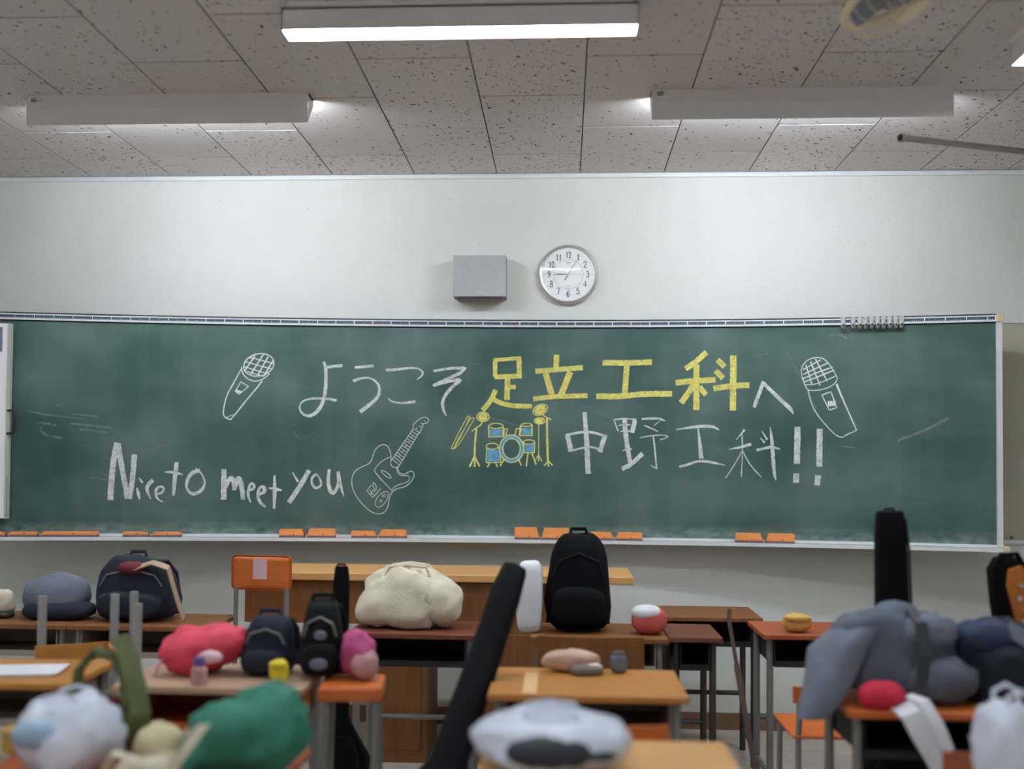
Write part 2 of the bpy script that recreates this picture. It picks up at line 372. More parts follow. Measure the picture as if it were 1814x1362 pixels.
def blocks(bm):
    X = XE0+.05
    s = 0
    while X < XE1-.04:
        x1 = min(X+.0955, XE1-.012); sweep(bm, X+.0015, x1, .012, .0125, BT-.0245, BT-.0085, 3)
        X += .1/math.sqrt(1+(2*.045*(X-.053))**2)
obj('ruler_print', B(blocks), M_slate, cb, label='dark blue centimetre ruler print')
def ticks(bm):
    X = XE0+.05
    while X < XE1-.04:
        st = .1/math.sqrt(1+(2*.045*(X-.053))**2)
        for k in range(1, 10):
            x = X+k*st/10
            if x < XE1-.015: sweep(bm, x-.0008, x+.0008, .0125, .0128, BT-.0245, BT-(.0155 if k == 5 else .019), 1)
        X += st
o = obj('ruler_ticks', B(ticks), M_rail, cb); o['kind'] = 'stuff'
obj('bottom_rail', B(sweep, XE0, XE1, -.014, .012, BB-.014, BB), M_rail, cb)
def tray(bm):
    sweep(bm, XE0, XE1+.01, .0, .10, BB-.024, BB-.016); sweep(bm, XE0, XE1+.01, .094, .102, BB-.031, BB-.013)
obj('chalk_tray', B(tray), M_rail, cb)
obj('side_post', B(box, XE1-.004, XE1+.022, yb(XE1, .016), yb(XE1, -.03), BB-.02, BT), M_rail, cb)
obj('corner_cap', B(box, XE1-.006, XE1+.03, yb(XE1, .022), yb(XE1, -.035), BT-.036, BT+.008, .005), M_ivory, cb, label='ivory plastic corner')
def cc(bm):
    box(bm, XE1-.01, XE1+.025, yb(XE1, .106), yb(XE1, -.03), BB-.04, BB-.004, .006)
    box(bm, XE1+.02, XE1+.05, yb(XE1, .05), yb(XE1, -.03), BB-.045, BB-.016, .008)
obj('corner_cap', B(cc), M_ivory, cb, label='ivory plastic tray end')
p0 = W(797, 958, Y=-.10); p1 = W(878, 966, Y=-.10)
def drawer(bm):
    box(bm, p0.x, (p0.x+p1.x)/2-.001, -.12, -.05, p1.z, p0.z, .002); box(bm, (p0.x+p1.x)/2+.001, p1.x, -.12, -.05, p1.z, p0.z, .002)
obj('chalk_drawer', B(drawer), mat('pale_wood', (190, 168, 112), .5), cb, label='pale wooden chalk drawer under the tray')

# chalk strokes: pixel polylines laid on the curved surface
M_cw = chalk_mat('white_chalk', (226, 230, 230), .92, 300); M_cs = chalk_mat('white_chalk_side', (222, 226, 227), .80, 160)
M_cy = chalk_mat('yellow_chalk', (228, 220, 122), .9, 150); M_cyl = chalk_mat('yellow_chalk_line', (232, 228, 130), .98, 300)
M_cb = chalk_mat('blue_chalk', (112, 172, 214), .88, 200); M_cg = chalk_mat('smeared_chalk', (190, 200, 198), .06, 60)
LAY = [0]
def smoothp(pts, it=2):
    for _ in range(it):
        q = [pts[0]]
        for a, b in zip(pts, pts[1:]):
            q.append(tuple(a[i]*.75+b[i]*.25 for i in range(3))); q.append(tuple(a[i]*.25+b[i]*.75 for i in range(3)))
        q.append(pts[-1]); pts = q
    return pts
def stroke(bm, T, pts, ws, rough=True, sm=True):
    ox, oy, s = T
    if not isinstance(ws, (list, tuple)): ws = [ws]
    n = len(pts)
    P = []
    for i, p in enumerate(pts):
        f = i/(n-1)*(len(ws)-1); k = min(int(f), len(ws)-2) if len(ws) > 1 else 0
        wv = ws[0] if len(ws) == 1 else ws[k]+(ws[k+1]-ws[k])*(f-k)
        P.append((ox+p[0]/s, oy+p[1]/s, max(wv/s, 1.1)))
    if sm and n > 2: P = smoothp(P)
    # resample
    Q = [P[0]]
    for a, b in zip(P, P[1:]):
        m = max(1, int(math.hypot(b[0]-a[0], b[1]-a[1])/3.0))
        for j in range(1, m+1): Q.append(tuple(a[i]+(b[i]-a[i])*j/m for i in range(3)))
    LAY[0] += 1; d = .0006+.00005*(LAY[0] % 40)
    f = lambda X: yb(X, d)
    L_, R_ = [], []
    for i, (x, y, wv) in enumerate(Q):
        a = Q[max(0, i-1)]; b = Q[min(len(Q)-1, i+1)]; dx, dy = b[0]-a[0], b[1]-a[1]; l = math.hypot(dx, dy) or 1
        nx, ny = -dy/l, dx/l; h = wv/2
        j1 = 1+(random.uniform(-.07, .07) if rough else 0); j2 = 1+(random.uniform(-.07, .07) if rough else 0)
        L_.append(bm.verts.new(W(x+nx*h*j1, y+ny*h*j1, curve=f))); R_.append(bm.verts.new(W(x-nx*h*j2, y-ny*h*j2, curve=f)))
    for i in range(len(Q)-1): bm.faces.new((L_[i], L_[i+1], R_[i+1], R_[i]))
def glyph(name, T, strokes, m, label=None, parent=cb):
    bm = bmesh.new()
    for s in strokes: stroke(bm, T, s[0], s[1], sm=(len(s) < 3))
    return obj(name, bm, m, parent, label=label)
def ell(cx, cy2, rx, ry, rot=0, n=20, a0=0, a1=2*PI):
    return [(cx+rx*math.cos(a)*math.cos(rot)-ry*math.sin(a)*math.sin(rot), cy2+rx*math.cos(a)*math.sin(rot)+ry*math.sin(a)*math.cos(rot)) for a in [a0+(a1-a0)*i/n for i in range(n+1)]]
TA = (340, 590, 3.943); TB = (790, 600, 4.535); TC = (1150, 600, 4.424); TD = (150, 740, 3.628); T1 = (0, 0, 1)
glyph('chalk_microphone', TA, [
 (ell(467, 222, 108, 78, -.25), 8), ([(347, 235), (350, 275), (380, 315), (430, 338), (480, 330), (520, 305), (542, 283)], 7),
 ([(365, 268), (440, 160)], 10), ([(410, 288), (500, 148)], 10), ([(457, 298), (532, 165)], 10), ([(502, 300), (566, 192)], 10),
 ([(405, 170), (490, 192), (572, 212)], 7), ([(375, 200), (470, 228), (562, 250)], 7), ([(362, 232), (450, 262), (540, 285)], 7), ([(385, 268), (440, 285), (500, 303)], 7),
 ([(345, 250), (290, 350), (240, 440), (222, 520), (218, 570), (235, 592), (268, 605)], 8), ([(490, 335), (440, 400), (370, 480), (300, 570), (268, 605)], 9), ([(232, 592), (290, 568)], 5),
 ([(340, 340), (395, 372), (328, 428), (303, 405), (340, 342)], 6, 0), ([(306, 400), (342, 414)], 20)], M_cw, 'white chalk drawing of a microphone leaning right')
glyph('chalk_character', TA, [([(940, 238), (1052, 225)], 20), ([(920, 200), (935, 240), (937, 340), (928, 440), (905, 510), (860, 565), (810, 582), (765, 560), (748, 520), (765, 480), (810, 460), (880, 455), (950, 458), (1010, 470)], [18, 22, 26, 26, 24, 18, 10, 10, 14, 16, 18])], M_cs, 'white chalk hiragana yo')
glyph('chalk_character', TA, [([(1138, 240), (1270, 228)], 19), ([(1125, 335), (1170, 318), (1230, 308), (1280, 330), (1312, 375), (1308, 430), (1270, 480), (1215, 520), (1175, 550)], [22, 17, 12, 14, 18, 22, 24, 27, 27])], M_cs, 'white chalk hiragana u')
glyph('chalk_character', TA, [([(1355, 258), (1430, 255), (1520, 242), (1580, 245), (1615, 270), (1610, 295), (1572, 325)], [20, 18, 14, 12, 12, 14, 6]), ([(1368, 455), (1400, 480), (1460, 490), (1510, 485), (1560, 478)], [6, 10, 12, 16, 20])], M_cs, 'white chalk hiragana ko')
glyph('chalk_character', T1, [([(768, 657), (800, 652), (824, 652), (815, 661), (767, 683)], [4.5, 4.5, 6, 6, 5], 0), ([(767, 683), (795, 675), (820, 671), (805, 681), (788, 700), (783, 715), (786, 728), (791, 737)], [5, 5, 6, 6, 6, 6, 4, 1.5])], M_cs, 'white chalk hiragana so')
glyph('chalk_character', TB, [([(383, 172), (600, 155)], 30), ([(395, 165), (395, 305)], 36), ([(585, 145), (590, 315)], 40), ([(390, 308), (608, 298)], 38), ([(495, 315), (490, 492)], 44), ([(515, 388), (560, 388)], 36),
 ([(398, 410), (370, 480), (335, 530), (292, 575)], 40), ([(385, 490), (450, 520), (540, 540), (692, 543)], 38)], M_cy, 'yellow chalk kanji meaning foot')
glyph('chalk_character', TB, [([(888, 128), (885, 235)], 44), ([(718, 262), (860, 250), (1100, 232)], 40), ([(800, 275), (850, 450)], 48), ([(1000, 265), (920, 460)], 50), ([(700, 485), (850, 465), (1138, 457)], 38)], M_cy, 'yellow chalk kanji meaning stand')
glyph('chalk_character', TB, [([(1258, 192), (1450, 195), (1655, 187)], 44), ([(1455, 195), (1435, 455)], 46), ([(1208, 462), (1400, 465), (1600, 442), (1817, 443)], 46)], M_cy, 'yellow chalk kanji meaning craft')
glyph('chalk_character', TC, [([(285, 235), (350, 195), (450, 105)], 42), ([(208, 345), (350, 328), (520, 322)], 44), ([(370, 200), (370, 558)], 48), ([(350, 350), (310, 420), (250, 502)], 45), ([(395, 375), (445, 440)], 42),
 ([(535, 165), (590, 220)], 44), ([(520, 250), (580, 310)], 44), ([(503, 390), (640, 370), (785, 362)], 44), ([(660, 130), (656, 562)], 50)], M_cy, 'yellow chalk kanji meaning department')
glyph('chalk_character', TC, [([(895, 335), (822, 538)], 28), ([(890, 340), (1000, 450), (1110, 552), (1130, 590)], [26, 30, 32, 6], 0)], M_cs, 'white chalk hiragana he')
glyph('chalk_character', TB, [([(975, 770), (1005, 905)], 40), ([(965, 775), (1080, 748), (1180, 750), (1290, 785)], 20), ([(1280, 775), (1235, 910)], 38), ([(1010, 900), (1080, 880), (1160, 865), (1240, 890)], 15), ([(1113, 590), (1130, 800), (1142, 1085)], [32, 40, 42])], M_cs, 'white chalk kanji meaning middle')
glyph('chalk_character', TB, [([(1350, 655), (1385, 745)], 10), ([(1350, 650), (1430, 640), (1530, 648)], 12), ([(1518, 655), (1495, 755)], 36), ([(1385, 698), (1430, 688), (1480, 690)], [6, 18, 8]), ([(1400, 745), (1445, 738), (1490, 745)], [6, 16, 8]), ([(1435, 650), (1445, 800), (1480, 990)], [36, 40, 34]), ([(1420, 900), (1460, 885), (1495, 885)], [8, 18, 8]), ([(1415, 1045), (1490, 1010), (1580, 920)], 36),
 ([(1572, 645), (1650, 640), (1720, 640), (1760, 660)], [14, 20, 18, 8]), ([(1725, 655), (1670, 700)], 6), ([(1590, 695), (1640, 715), (1705, 745)], [6, 14, 8]), ([(1555, 795), (1650, 778), (1740, 772), (1800, 785), (1720, 812)], 8), ([(1665, 780), (1680, 900), (1692, 1045)], 12), ([(1692, 1045), (1645, 1015)], 8)], M_cs, 'white chalk kanji meaning field')
glyph('chalk_character', TC, [([(210, 712), (300, 698), (400, 685), (500, 685), (548, 715)], [8, 18, 24, 24, 8]), ([(383, 700), (395, 800), (408, 940)], [8, 24, 36]), ([(235, 1003), (310, 985), (385, 955), (480, 965), (595, 992)], [18, 20, 16, 24, 6])], M_cs, 'thin white chalk kanji meaning craft')
glyph('chalk_character', TC, [([(748, 712), (725, 740), (682, 792)], [22, 10, 5]), ([(628, 865), (710, 852), (800, 825)], [6, 20, 24]), ([(727, 740), (732, 880), (722, 1085)], 8), ([(725, 885), (680, 970), (600, 1090)], 8), ([(735, 885), (790, 990), (878, 1083)], 9),
 ([(885, 725), (925, 790)], [6, 18]), ([(870, 775), (905, 815)], [6, 16]), ([(840, 872), (900, 860), (960, 845), (1025, 865)], [20, 20, 22, 8]), ([(948, 690), (962, 800), (970, 920), (980, 1060), (995, 1110)], [6, 28, 30, 26, 8])], M_cs, 'thin white chalk kanji meaning department')
glyph('chalk_exclamation_mark', TC, [([(1163, 690), (1158, 980)], 48), ([(1153, 1055), (1150, 1128)], 46)], M_cs)
glyph('chalk_exclamation_mark', TC, [([(1337, 705), (1333, 1002)], 46), ([(1324, 1070), (1316, 1150)], 46)], M_cs)
glyph('chalk_microphone', TC, [
 ([(1205, 325), (1190, 260), (1200, 210), (1240, 165), (1300, 145), (1360, 150), (1400, 185), (1430, 225), (1460, 280), (1477, 305), (1465, 340), (1430, 370), (1370, 395), (1290, 408), (1240, 400), (1222, 365), (1200, 300)], 7),
 ([(1222, 360), (1300, 358), (1390, 325), (1465, 290)], 7), ([(1228, 205), (1275, 352)], 10), ([(1265, 178), (1338, 365)], 10), ([(1303, 160), (1395, 332)], 10),
 ([(1208, 242), (1270, 205), (1345, 165)], 9), ([(1206, 280), (1300, 235), (1400, 190)], 9), ([(1208, 312), (1320, 262), (1440, 222)], 10), ([(1215, 338), (1330, 295), (1450, 245)], 10),
 ([(1245, 400), (1260, 480), (1300, 570), (1360, 650), (1430, 725), (1475, 765), (1515, 772)], 8), ([(1468, 355), (1520, 480), (1570, 590), (1622, 710)], [16, 12, 9]), ([(1515, 772), (1560, 745), (1590, 735), (1628, 712)], 8),
 ([(1350, 442), (1425, 415), (1470, 540), (1412, 558), (1355, 445)], 9, 0), ([(1400, 510), (1462, 505)], 40)], M_cw, 'white chalk drawing of a microphone leaning left')
words = {'N': [([(208, 160), (190, 250), (175, 350), (165, 528)], 38), ([(215, 165), (235, 300), (262, 440), (275, 520)], 34), ([(320, 235), (312, 350), (300, 450), (285, 520)], 34)],
 'i': [([(350, 385), (372, 418)], [8, 14]), ([(335, 450), (345, 490), (354, 525)], [8, 26, 5])], 'c': [([(440, 400), (405, 430), (398, 465), (425, 522)], [26, 26, 22, 6])],
 'e': [([(455, 492), (498, 482), (512, 455), (490, 438), (460, 455), (455, 495), (468, 522), (502, 540)], [12, 16, 16, 14, 18, 18, 14, 6])],
 't': [([(592, 285), (580, 380), (570, 500)], [26, 28, 18]), ([(515, 348), (575, 350), (632, 365)], [8, 22, 8])],
 'o': [([(740, 338), (690, 350), (658, 400), (652, 455), (690, 493), (740, 480), (775, 430), (765, 380), (732, 335)], [24, 26, 22, 14, 22, 24, 16, 10, 8]), ([(712, 322), (740, 352)], 6)],
 'm': [([(895, 330), (895, 430), (893, 525)], [30, 36, 36]), ([(905, 450), (930, 390), (955, 385), (958, 465)], [24, 26, 30, 14]), ([(962, 465), (985, 372), (1008, 430), (1018, 525)], [26, 32, 34, 26])],
 'e2': [([(1052, 468), (1090, 455), (1088, 425), (1064, 420), (1050, 470), (1052, 512), (1068, 545)], [16, 18, 18, 14, 20, 16, 8])], 'e3': [([(1112, 492), (1160, 478), (1152, 442), (1122, 445), (1110, 500), (1126, 545), (1162, 573)], [18, 24, 24, 16, 20, 20, 14])],
 't2': [([(1220, 370), (1222, 470), (1217, 585)], [12, 28, 14]), ([(1180, 450), (1225, 458), (1267, 466)], [6, 26, 10])],
 'y': [([(1336, 350), (1372, 412)], [8, 16]), ([(1442, 338), (1390, 430), (1313, 545)], [28, 32, 30])], 'o2': [([(1490, 360), (1458, 385), (1460, 430), (1485, 456), (1522, 436), (1515, 395), (1488, 358)], [16, 16, 14, 18, 16, 12, 6])],
 'u': [([(1572, 330), (1562, 420), (1590, 500), (1632, 440), (1625, 345)], [18, 24, 26, 18, 12]), ([(1630, 345), (1645, 440), (1666, 506)], [20, 20, 4])]}
for k, v in words.items(): glyph('chalk_letter', TD, v, M_cs, "white chalk letter " + k[0])
def fretboard():
    out = []
    for i in range(13):
        f = (i+.6)/13.5
        a = (1392+(1545-1392)*f, 888+(672-888)*f); b = (1442+(1586-1442)*f, 932+(694-932)*f); out.append(([a, b], 4))
    for i in (2, 4, 6, 8, 10): 
        f = (i+1.1)/13.5; x, y = 1417+148*f, 910-227*f; out.append(([(x-3, y-2), (x+4, y+3)], 6))
    return out
glyph('chalk_guitar', TA, [
 ([(1392, 890), (1388, 830), (1370, 790), (1340, 775), (1300, 790), (1270, 830), (1258, 880), (1240, 912), (1190, 932), (1145, 955), (1118, 1000), (1115, 1060), (1140, 1130), (1190, 1195), (1250, 1250), (1300, 1265), (1345, 1255), (1370, 1215), (1378, 1150), (1395, 1110), (1430, 1085), (1490, 1075), (1530, 1040), (1556, 995), (1545, 966), (1520, 965), (1490, 985), (1460, 985), (1440, 960), (1435, 930)], 5),
 ([(1385, 865), (1330, 890), (1290, 930), (1272, 960)], 4), ([(1272, 960), (1310, 1010), (1360, 1060), (1398, 1102)], 5), ([(1398, 1100), (1410, 1075), (1450, 1055), (1500, 1045), (1525, 1015), (1510, 992), (1470, 997), (1440, 985), (1428, 940)], 4),
 (ell(1357, 986, 42, 12, .65), 5), (ell(1276, 1070, 26, 10, 1.3), 4), ([(1252, 1062), (1222, 1100), (1264, 1150), (1300, 1108)], 4, 0), ([(1240, 1095), (1262, 1115), (1245, 1120), (1275, 1130)], 5), ([(1258, 1095), (1280, 1108)], 5), ([(1295, 1110), (1318, 1086)], 4),
 ([(1340, 1110), (1375, 1105), (1370, 1150), (1335, 1205), (1300, 1218), (1278, 1200), (1285, 1160), (1310, 1130), (1342, 1108)], 4), (ell(1343, 1136, 12, 8, -.5), 4), ([(1314, 1164), (1328, 1166), (1325, 1180), (1312, 1178), (1314, 1163)], 4, 0),
 ([(1395, 885), (1545, 670)], 5), ([(1442, 935), (1588, 692)], 5), ([(1394, 885), (1385, 915), (1410, 942), (1442, 935)], 5),
 ([(1545, 670), (1545, 640), (1580, 605), (1620, 585), (1652, 595), (1655, 615), (1640, 630), (1618, 630), (1610, 650), (1592, 697)], 5), ([(1548, 668), (1592, 697)], 4),
 ([(1565, 662), (1575, 668)], 5), ([(1588, 648), (1596, 656)], 5), ([(1600, 628), (1610, 636)], 5), ([(1622, 612), (1632, 618)], 5)]+fretboard(), M_cw, 'white chalk outline drawing of an electric guitar')
dr = glyph('chalk_drum_kit', TB, [
 (ell(298, 627, 50, 38), 8), (ell(298, 627, 24, 16), 30), ([(290, 665), (285, 688), (240, 718), (207, 742)], 9), ([(245, 718), (232, 850), (230, 950)], 15), ([(228, 945), (190, 1030)], 12), ([(230, 945), (230, 1030)], 13), ([(232, 950), (270, 1025)], 12),
 (ell(757, 570, 62, 40, -.45), 8), (ell(757, 570, 36, 18, -.45), 30), ([(775, 600), (790, 625), (850, 650)], 9), ([(812, 640), (812, 800), (820, 990)], 16), ([(820, 985), (790, 1020)], 10), ([(823, 985), (823, 1028)], 10), ([(826, 985), (857, 1018)], 10),
 (ell(753, 660, 43, 26), 7), (ell(753, 660, 22, 10), 24), ([(745, 690), (745, 935)], 7), ([(743, 935), (718, 975)], 7), ([(743, 935), (744, 985)], 7), ([(743, 935), (770, 985)], 8),
 (ell(402, 700, 58, 21), 8), ([(342, 700), (345, 790)], 10), ([(460, 705), (460, 785)], 12), ([(340, 790), (465, 785)], 8), ([(465, 725), (495, 725), (480, 780)], 9, 0), ([(470, 730), (466, 780)], 8),
 (ell(648, 692, 42, 13), 8), ([(692, 690), (692, 775)], 9), ([(590, 778), (694, 778)], 8), ([(602, 695), (592, 775)], 17), ([(595, 722), (565, 722), (555, 770)], 9, 0),
 (ell(527, 883, 99, 112), 8), (ell(527, 883, 70, 82), 8), ([(470, 965), (435, 1022)], 10), ([(585, 970), (605, 1018)], 10),
 (ell(372, 863, 48, 24), 8), ([(328, 870), (322, 992)], 8), ([(422, 870), (442, 990)], 8), ([(322, 995), (442, 993)], 8), ([(352, 998), (332, 1032)], 9), ([(400, 998), (415, 1032)], 9),
 (ell(667, 830, 47, 18), 8), ([(625, 830), (628, 910)], 8), ([(714, 830), (710, 915)], 8), ([(628, 915), (712, 915)], 8), ([(660, 918), (645, 1025)], 10), ([(690, 918), (725, 1012)], 10)], M_cyl, 'yellow chalk drawing of a drum kit')
glyph('drum_shading', TB, [([(350, 755), (452, 755)], 52), ([(610, 743), (686, 743)], 52), (ell(527, 883, 85, 97), 22), ([(332, 938), (434, 938)], 96), ([(635, 880), (705, 880)], 58)], M_cb, 'light blue chalk filling of the drums', parent=dr)
glyph('chalk_drumsticks', TB, [([(42, 880), (80, 800), (120, 720), (165, 640), (180, 618), (192, 625), (185, 650), (140, 740), (100, 820), (60, 885)], 6), ([(60, 885), (100, 805), (150, 720), (195, 642), (215, 632), (228, 642), (215, 665), (165, 750), (110, 840), (64, 888), (42, 880)], 6)], M_cyl, 'yellow chalk drawing of two drumsticks')
for sm_ in [([(521, 750), (519, 765), (530, 778), (545, 776), (560, 762)], 1.6), ([(48, 728), (90, 736), (150, 742)], 2.5), ([(66, 748), (100, 753)], 5), ([(72, 756), (76, 770), (110, 776)], 4), ([(125, 750), (190, 757), (200, 758)], 4), ([(140, 760), (190, 766)], 3), ([(130, 733), (175, 738)], 2.5), ([(160, 845), (190, 850)], 3), ([(98, 718), (118, 714)], 1.8), ([(540, 606), (562, 610), (585, 614)], 2),
 ([(1030, 718), (1045, 722), (1075, 738), (1110, 752)], 2.5), ([(1345, 630), (1362, 626)], 2.5), ([(1395, 625), (1445, 722)], 2.5), ([(1490, 790), (1515, 793)], 2.5), ([(845, 733), (900, 748), (925, 757)], 3), ([(265, 798), (285, 790), (305, 787)], 2.5), ([(828, 647), (845, 643), (860, 650)], 1.6), ([(1590, 780), (1640, 762), (1680, 740)], 5), ([(1500, 600), (1490, 592), (1470, 595)], 4)]:
    glyph('chalk_smear', T1, [sm_], M_cg)


# things on and around the board
orng = 'orange erasers along the chalk tray'
def eraser(x0, x1, ytop, label, flip=0, two=False):
    X0_ = W(x0, 950, curve=lambda X: yb(X, .05)).x; X1_ = W(x1, 950, curve=lambda X: yb(X, .05)).x
    xc = (X0_+X1_)/2; wd = (X1_-X0_)-.004; yy = yb(xc, .05); z = BB-.016
    hgt = max(.028, W(xc and (x0+x1)/2, ytop, Y=yy).z - z)
    sl = math.atan2(yb(xc+.05)-yb(xc-.05), .1)
    t = thing('blackboard_eraser', label, 'eraser', (xc, yy, z), sl, orng)
    obj('felt_pad', B(box, -wd/2, wd/2, -.028, .028, 0, .014, .003), M_felt, t, label='purplish felt pad')
    bm = bmesh.new(); c = .014
    st = [(-wd/2, 0), (-wd/2+(0 if flip > 0 else c), hgt), (wd/2-(c if flip > 0 else 0), hgt), (wd/2, 0)]
    pts = [(-wd/2, .012), (-wd/2+(0 if flip > 0 else c), hgt), (wd/2-(c if flip > 0 else 0), hgt), (wd/2, .012)]
    a = [bm.verts.new((x, -.03, zz)) for x, zz in pts]; b = [bm.verts.new((x, .03, zz)) for x, zz in pts]
    bm.faces.new(a[::-1]); bm.faces.new(b)
    for i in range(4): bm.faces.new((a[i], a[(i+1) % 4], b[(i+1) % 4], b[i]))
    bmesh.ops.bevel(bm, geom=list(bm.edges), offset=.003, segments=2, affect='EDGES')
    obj('body', bm, M_orange, t)
    obj('rivet', B(tube, [(wd*.08, -.0315, .02), (wd*.08, -.029, .02)], .003, 10), M_ink, t)
    e = wd/2 if flip > 0 else -wd/2
    obj('strap', B(strap, [(e+.001*flip, -.012, .016), (e+.002*flip, -.013, hgt*.6), (e-.004*flip, -.012, hgt+.004), (e-.012*flip, -.01, hgt+.001)], .014, .002, (0, 1, 0)), M_grey_metal, t)
for a in ((-40, 13, 943, 'orange eraser cut by the left edge of the picture', 1), (13, 69, 943, 'orange eraser with purple felt right of the picture\'s left edge', -1),
          (72, 176, 941, 'longest and brightest orange eraser block, on the tray\'s left', -1),
          (218, 265, 945, 'left eraser of the pair on purple felt under the letter N', 1), (268, 322, 944, 'right eraser of the pair on purple felt under the letter N', -1),
          (495, 541, 937, 'left eraser of the bright pair below the words meet you', 1), (544, 595, 936, 'right eraser of the bright pair below the words meet you', -1),
          (622, 668, 940, 'left eraser of the pair below the chalk guitar', 1), (671, 721, 938, 'right eraser of the pair below the chalk guitar', -1),
          (911, 956, 934, 'orange eraser just left of the black backpack', 1), (959, 1008, 935, 'orange eraser partly hidden by the black backpack\'s left shoulder', -1),
          (1045, 1087, 942, 'orange eraser partly hidden by the black backpack\'s right shoulder', 1), (1090, 1138, 943, 'orange eraser just right of the black backpack', -1),
          (1302, 1352, 944, 'left eraser of the rightmost pair on the chalk tray', 1), (1355, 1408, 945, 'right eraser of the rightmost pair on the chalk tray', -1)):
    eraser(*a)
ordn = ['leftmost', 'second', 'third', 'fourth', 'fifth', 'sixth', 'seventh', 'eighth', 'ninth', 'tenth and last']
for i, x in enumerate((1493.5, 1511, 1523, 1533.5, 1544, 1554.5, 1565, 1576, 1586.5, 1597)):
    p = W(x, 563, curve=lambda X: yb(X, .016)); sl = math.atan2(yb(p.x+.05)-yb(p.x-.05), .1)
    t = thing('rail_hook', ordn[i] + (' clear hook, apart from the others on the top rail' if i == 0 else ' clear plastic hook from the left on the top rail'), 'hook', (p.x, yb(p.x, .012), BT), sl, 'clear hooks on the top rail')
    h = obj('slider', B(box, -.0125, .0125, -.012, 0, -.026, .004, .004), M_clear, t)
    obj('hook_arm', B(tube, [(0, -.008, -.02), (0, -.010, -.042), (0, -.018, -.050), (0, -.028, -.044), (0, -.030, -.034)], .0105, 10), M_clear, t, smooth=True)
    obj('slot', B(box, -.005, .005, -.0415, -.0385, -.046, -.036, .001), M_ink, t)
# sliding white panel at the left
ps = W(20, 573, curve=lambda X: yb(X, .05)); pb = W(15, 918, curve=lambda X: yb(X, .05)); pe = (ps.x+pb.x)/2
t = thing('sliding_white_panel', 'glossy white sliding board with a black handle at the left', 'whiteboard')
def spn(bm, a, b, d0, d1, z0, z1): sweep(bm, a, b, d0, d1, z0, z1, 16)
obj('panel', B(spn, -3.3, pe-.016, .034, .050, pb.z, ps.z), M_white, t)
obj('edge_profile', B(spn, pe-.016, pe, .034, .056, pb.z-.002, ps.z), mat('grey_edge', (176, 176, 170), .4), t)
hy = yb(pe, .058); h0 = W(22, 727, Y=hy).z; h1 = W(22, 768, Y=hy).z
obj('handle', B(tube, [(pe-.012, hy+.004, h0), (pe+.024, hy-.008, h0), (pe+.036, hy-.008, h0-.014), (pe+.034, hy-.008, h1+.016), (pe+.022, hy-.008, h1+.002), (pe-.012, hy+.004, h1)], .0065, 10), M_ink, t, smooth=True, label='black D shaped handle')
obj('scale_print', B(box, pe-.010, pe-.003, yb(pe, .0575), yb(pe, .056), pb.z+.01, W(15, 842, Y=-.4).z), mat('grey_print', (120, 120, 118), .6), t)
obj('printed_sheet', B(spn, -3.25, W(2, 700, curve=lambda X: yb(X, .052)).x, .050, .0515, W(0, 623, Y=-.4).z, ps.z-.02), mat('grey_blue_print', (110, 120, 140), .6, 0, .3, 40), t)
# panel right of the board
xs = XE1+.06
t1 = struct('trim_2', B(box, 1.9, XR, -.02, 0, W(1800, 572, Y=-.02).z, W(1800, 565, Y=-.02).z), M_rail, label='white rail continuing right of the chalkboard top'); t1['category'] = 'trim'
t1 = struct('trim_3', B(box, 1.9, XR, -.02, 0, W(1800, 963, Y=-.02).z, W(1800, 957, Y=-.02).z), M_rail, label='white rail continuing right of the chalk tray'); t1['category'] = 'trim'
o = obj('pinboard', B(box, 1.9, XR-.02, -.0135, -.0015, W(1800, 957, Y=-.02).z, W(1800, 572, Y=-.02).z), M_pin); tag(o, 'olive grey wall panel right of the chalkboard', 'panel')
p = W(1792, 953, Y=-.02); o = obj('panel_hook', B(puff, (p.x, -.02, p.z+.003), (.009, .01, .006), 2, 0, 0, 1), M_brown); tag(o, 'tiny brown hook low on the olive grey panel', 'hook')

# ------------------------------------------------------------ wall speaker and clock
c0 = W(803, 452, Y=-.12); c1 = W(896, 525, Y=-.12)
t = thing('wall_speaker', 'square grey wall speaker left of the round clock', 'speaker', ((c0.x+c1.x)/2, 0, c1.z))
sw, sh = (c1.x-c0.x)/2, c0.z-c1.z
obj('cabinet', B(box, -sw, sw, -.105, 0, 0, sh, .002), M_greyside, t)
obj('front_grille', B(box, -sw, sw, -.12, -.105, 0, sh, .003), M_grey, t)
obj('underside_bracket', B(box, -sw+.02, sw-.02, -.085, -.002, -.010, 0, .002), M_greyside, t)
cc_ = W(1007, 485.5, Y=-.03); CR = .1635
t = thing('wall_clock', 'round white wall clock with silver rim reading five past nine', 'clock', (cc_.x, 0, cc_.z))
bm = bmesh.new(); lathe(bm, [(CR-.02, -.002), (CR-.004, -.004), (CR, -.014), (CR-.001, -.026), (CR-.005, -.033), (CR-.009, -.035), (CR-.0115, -.031), (CR-.014, -.034), (CR-.017, -.033), (CR-.020, -.0242)]); obj('rim', bm, M_chrome, t, smooth=True)
bm = bmesh.new(); disc(bm, 0, -.024, 0, CR-.0185, 64); disc(bm, 0, -.003, 0, CR-.02, 64); obj('face', bm, M_face, t)
def ringb(bm, r0, r1, y, n=64):
    a = [bm.verts.new((r0*math.cos(2*PI*k/n), y, r0*math.sin(2*PI*k/n))) for k in range(n)]; b = [bm.verts.new((r1*math.cos(2*PI*k/n), y, r1*math.sin(2*PI*k/n))) for k in range(n)]
    for k in range(n): bm.faces.new((a[k], a[(k+1) % n], b[(k+1) % n], b[k]))
o = obj('inner_ring', B(ringb, .0795, .0808, -.0245), mat('grey_ring', (150, 152, 156), .5), t)
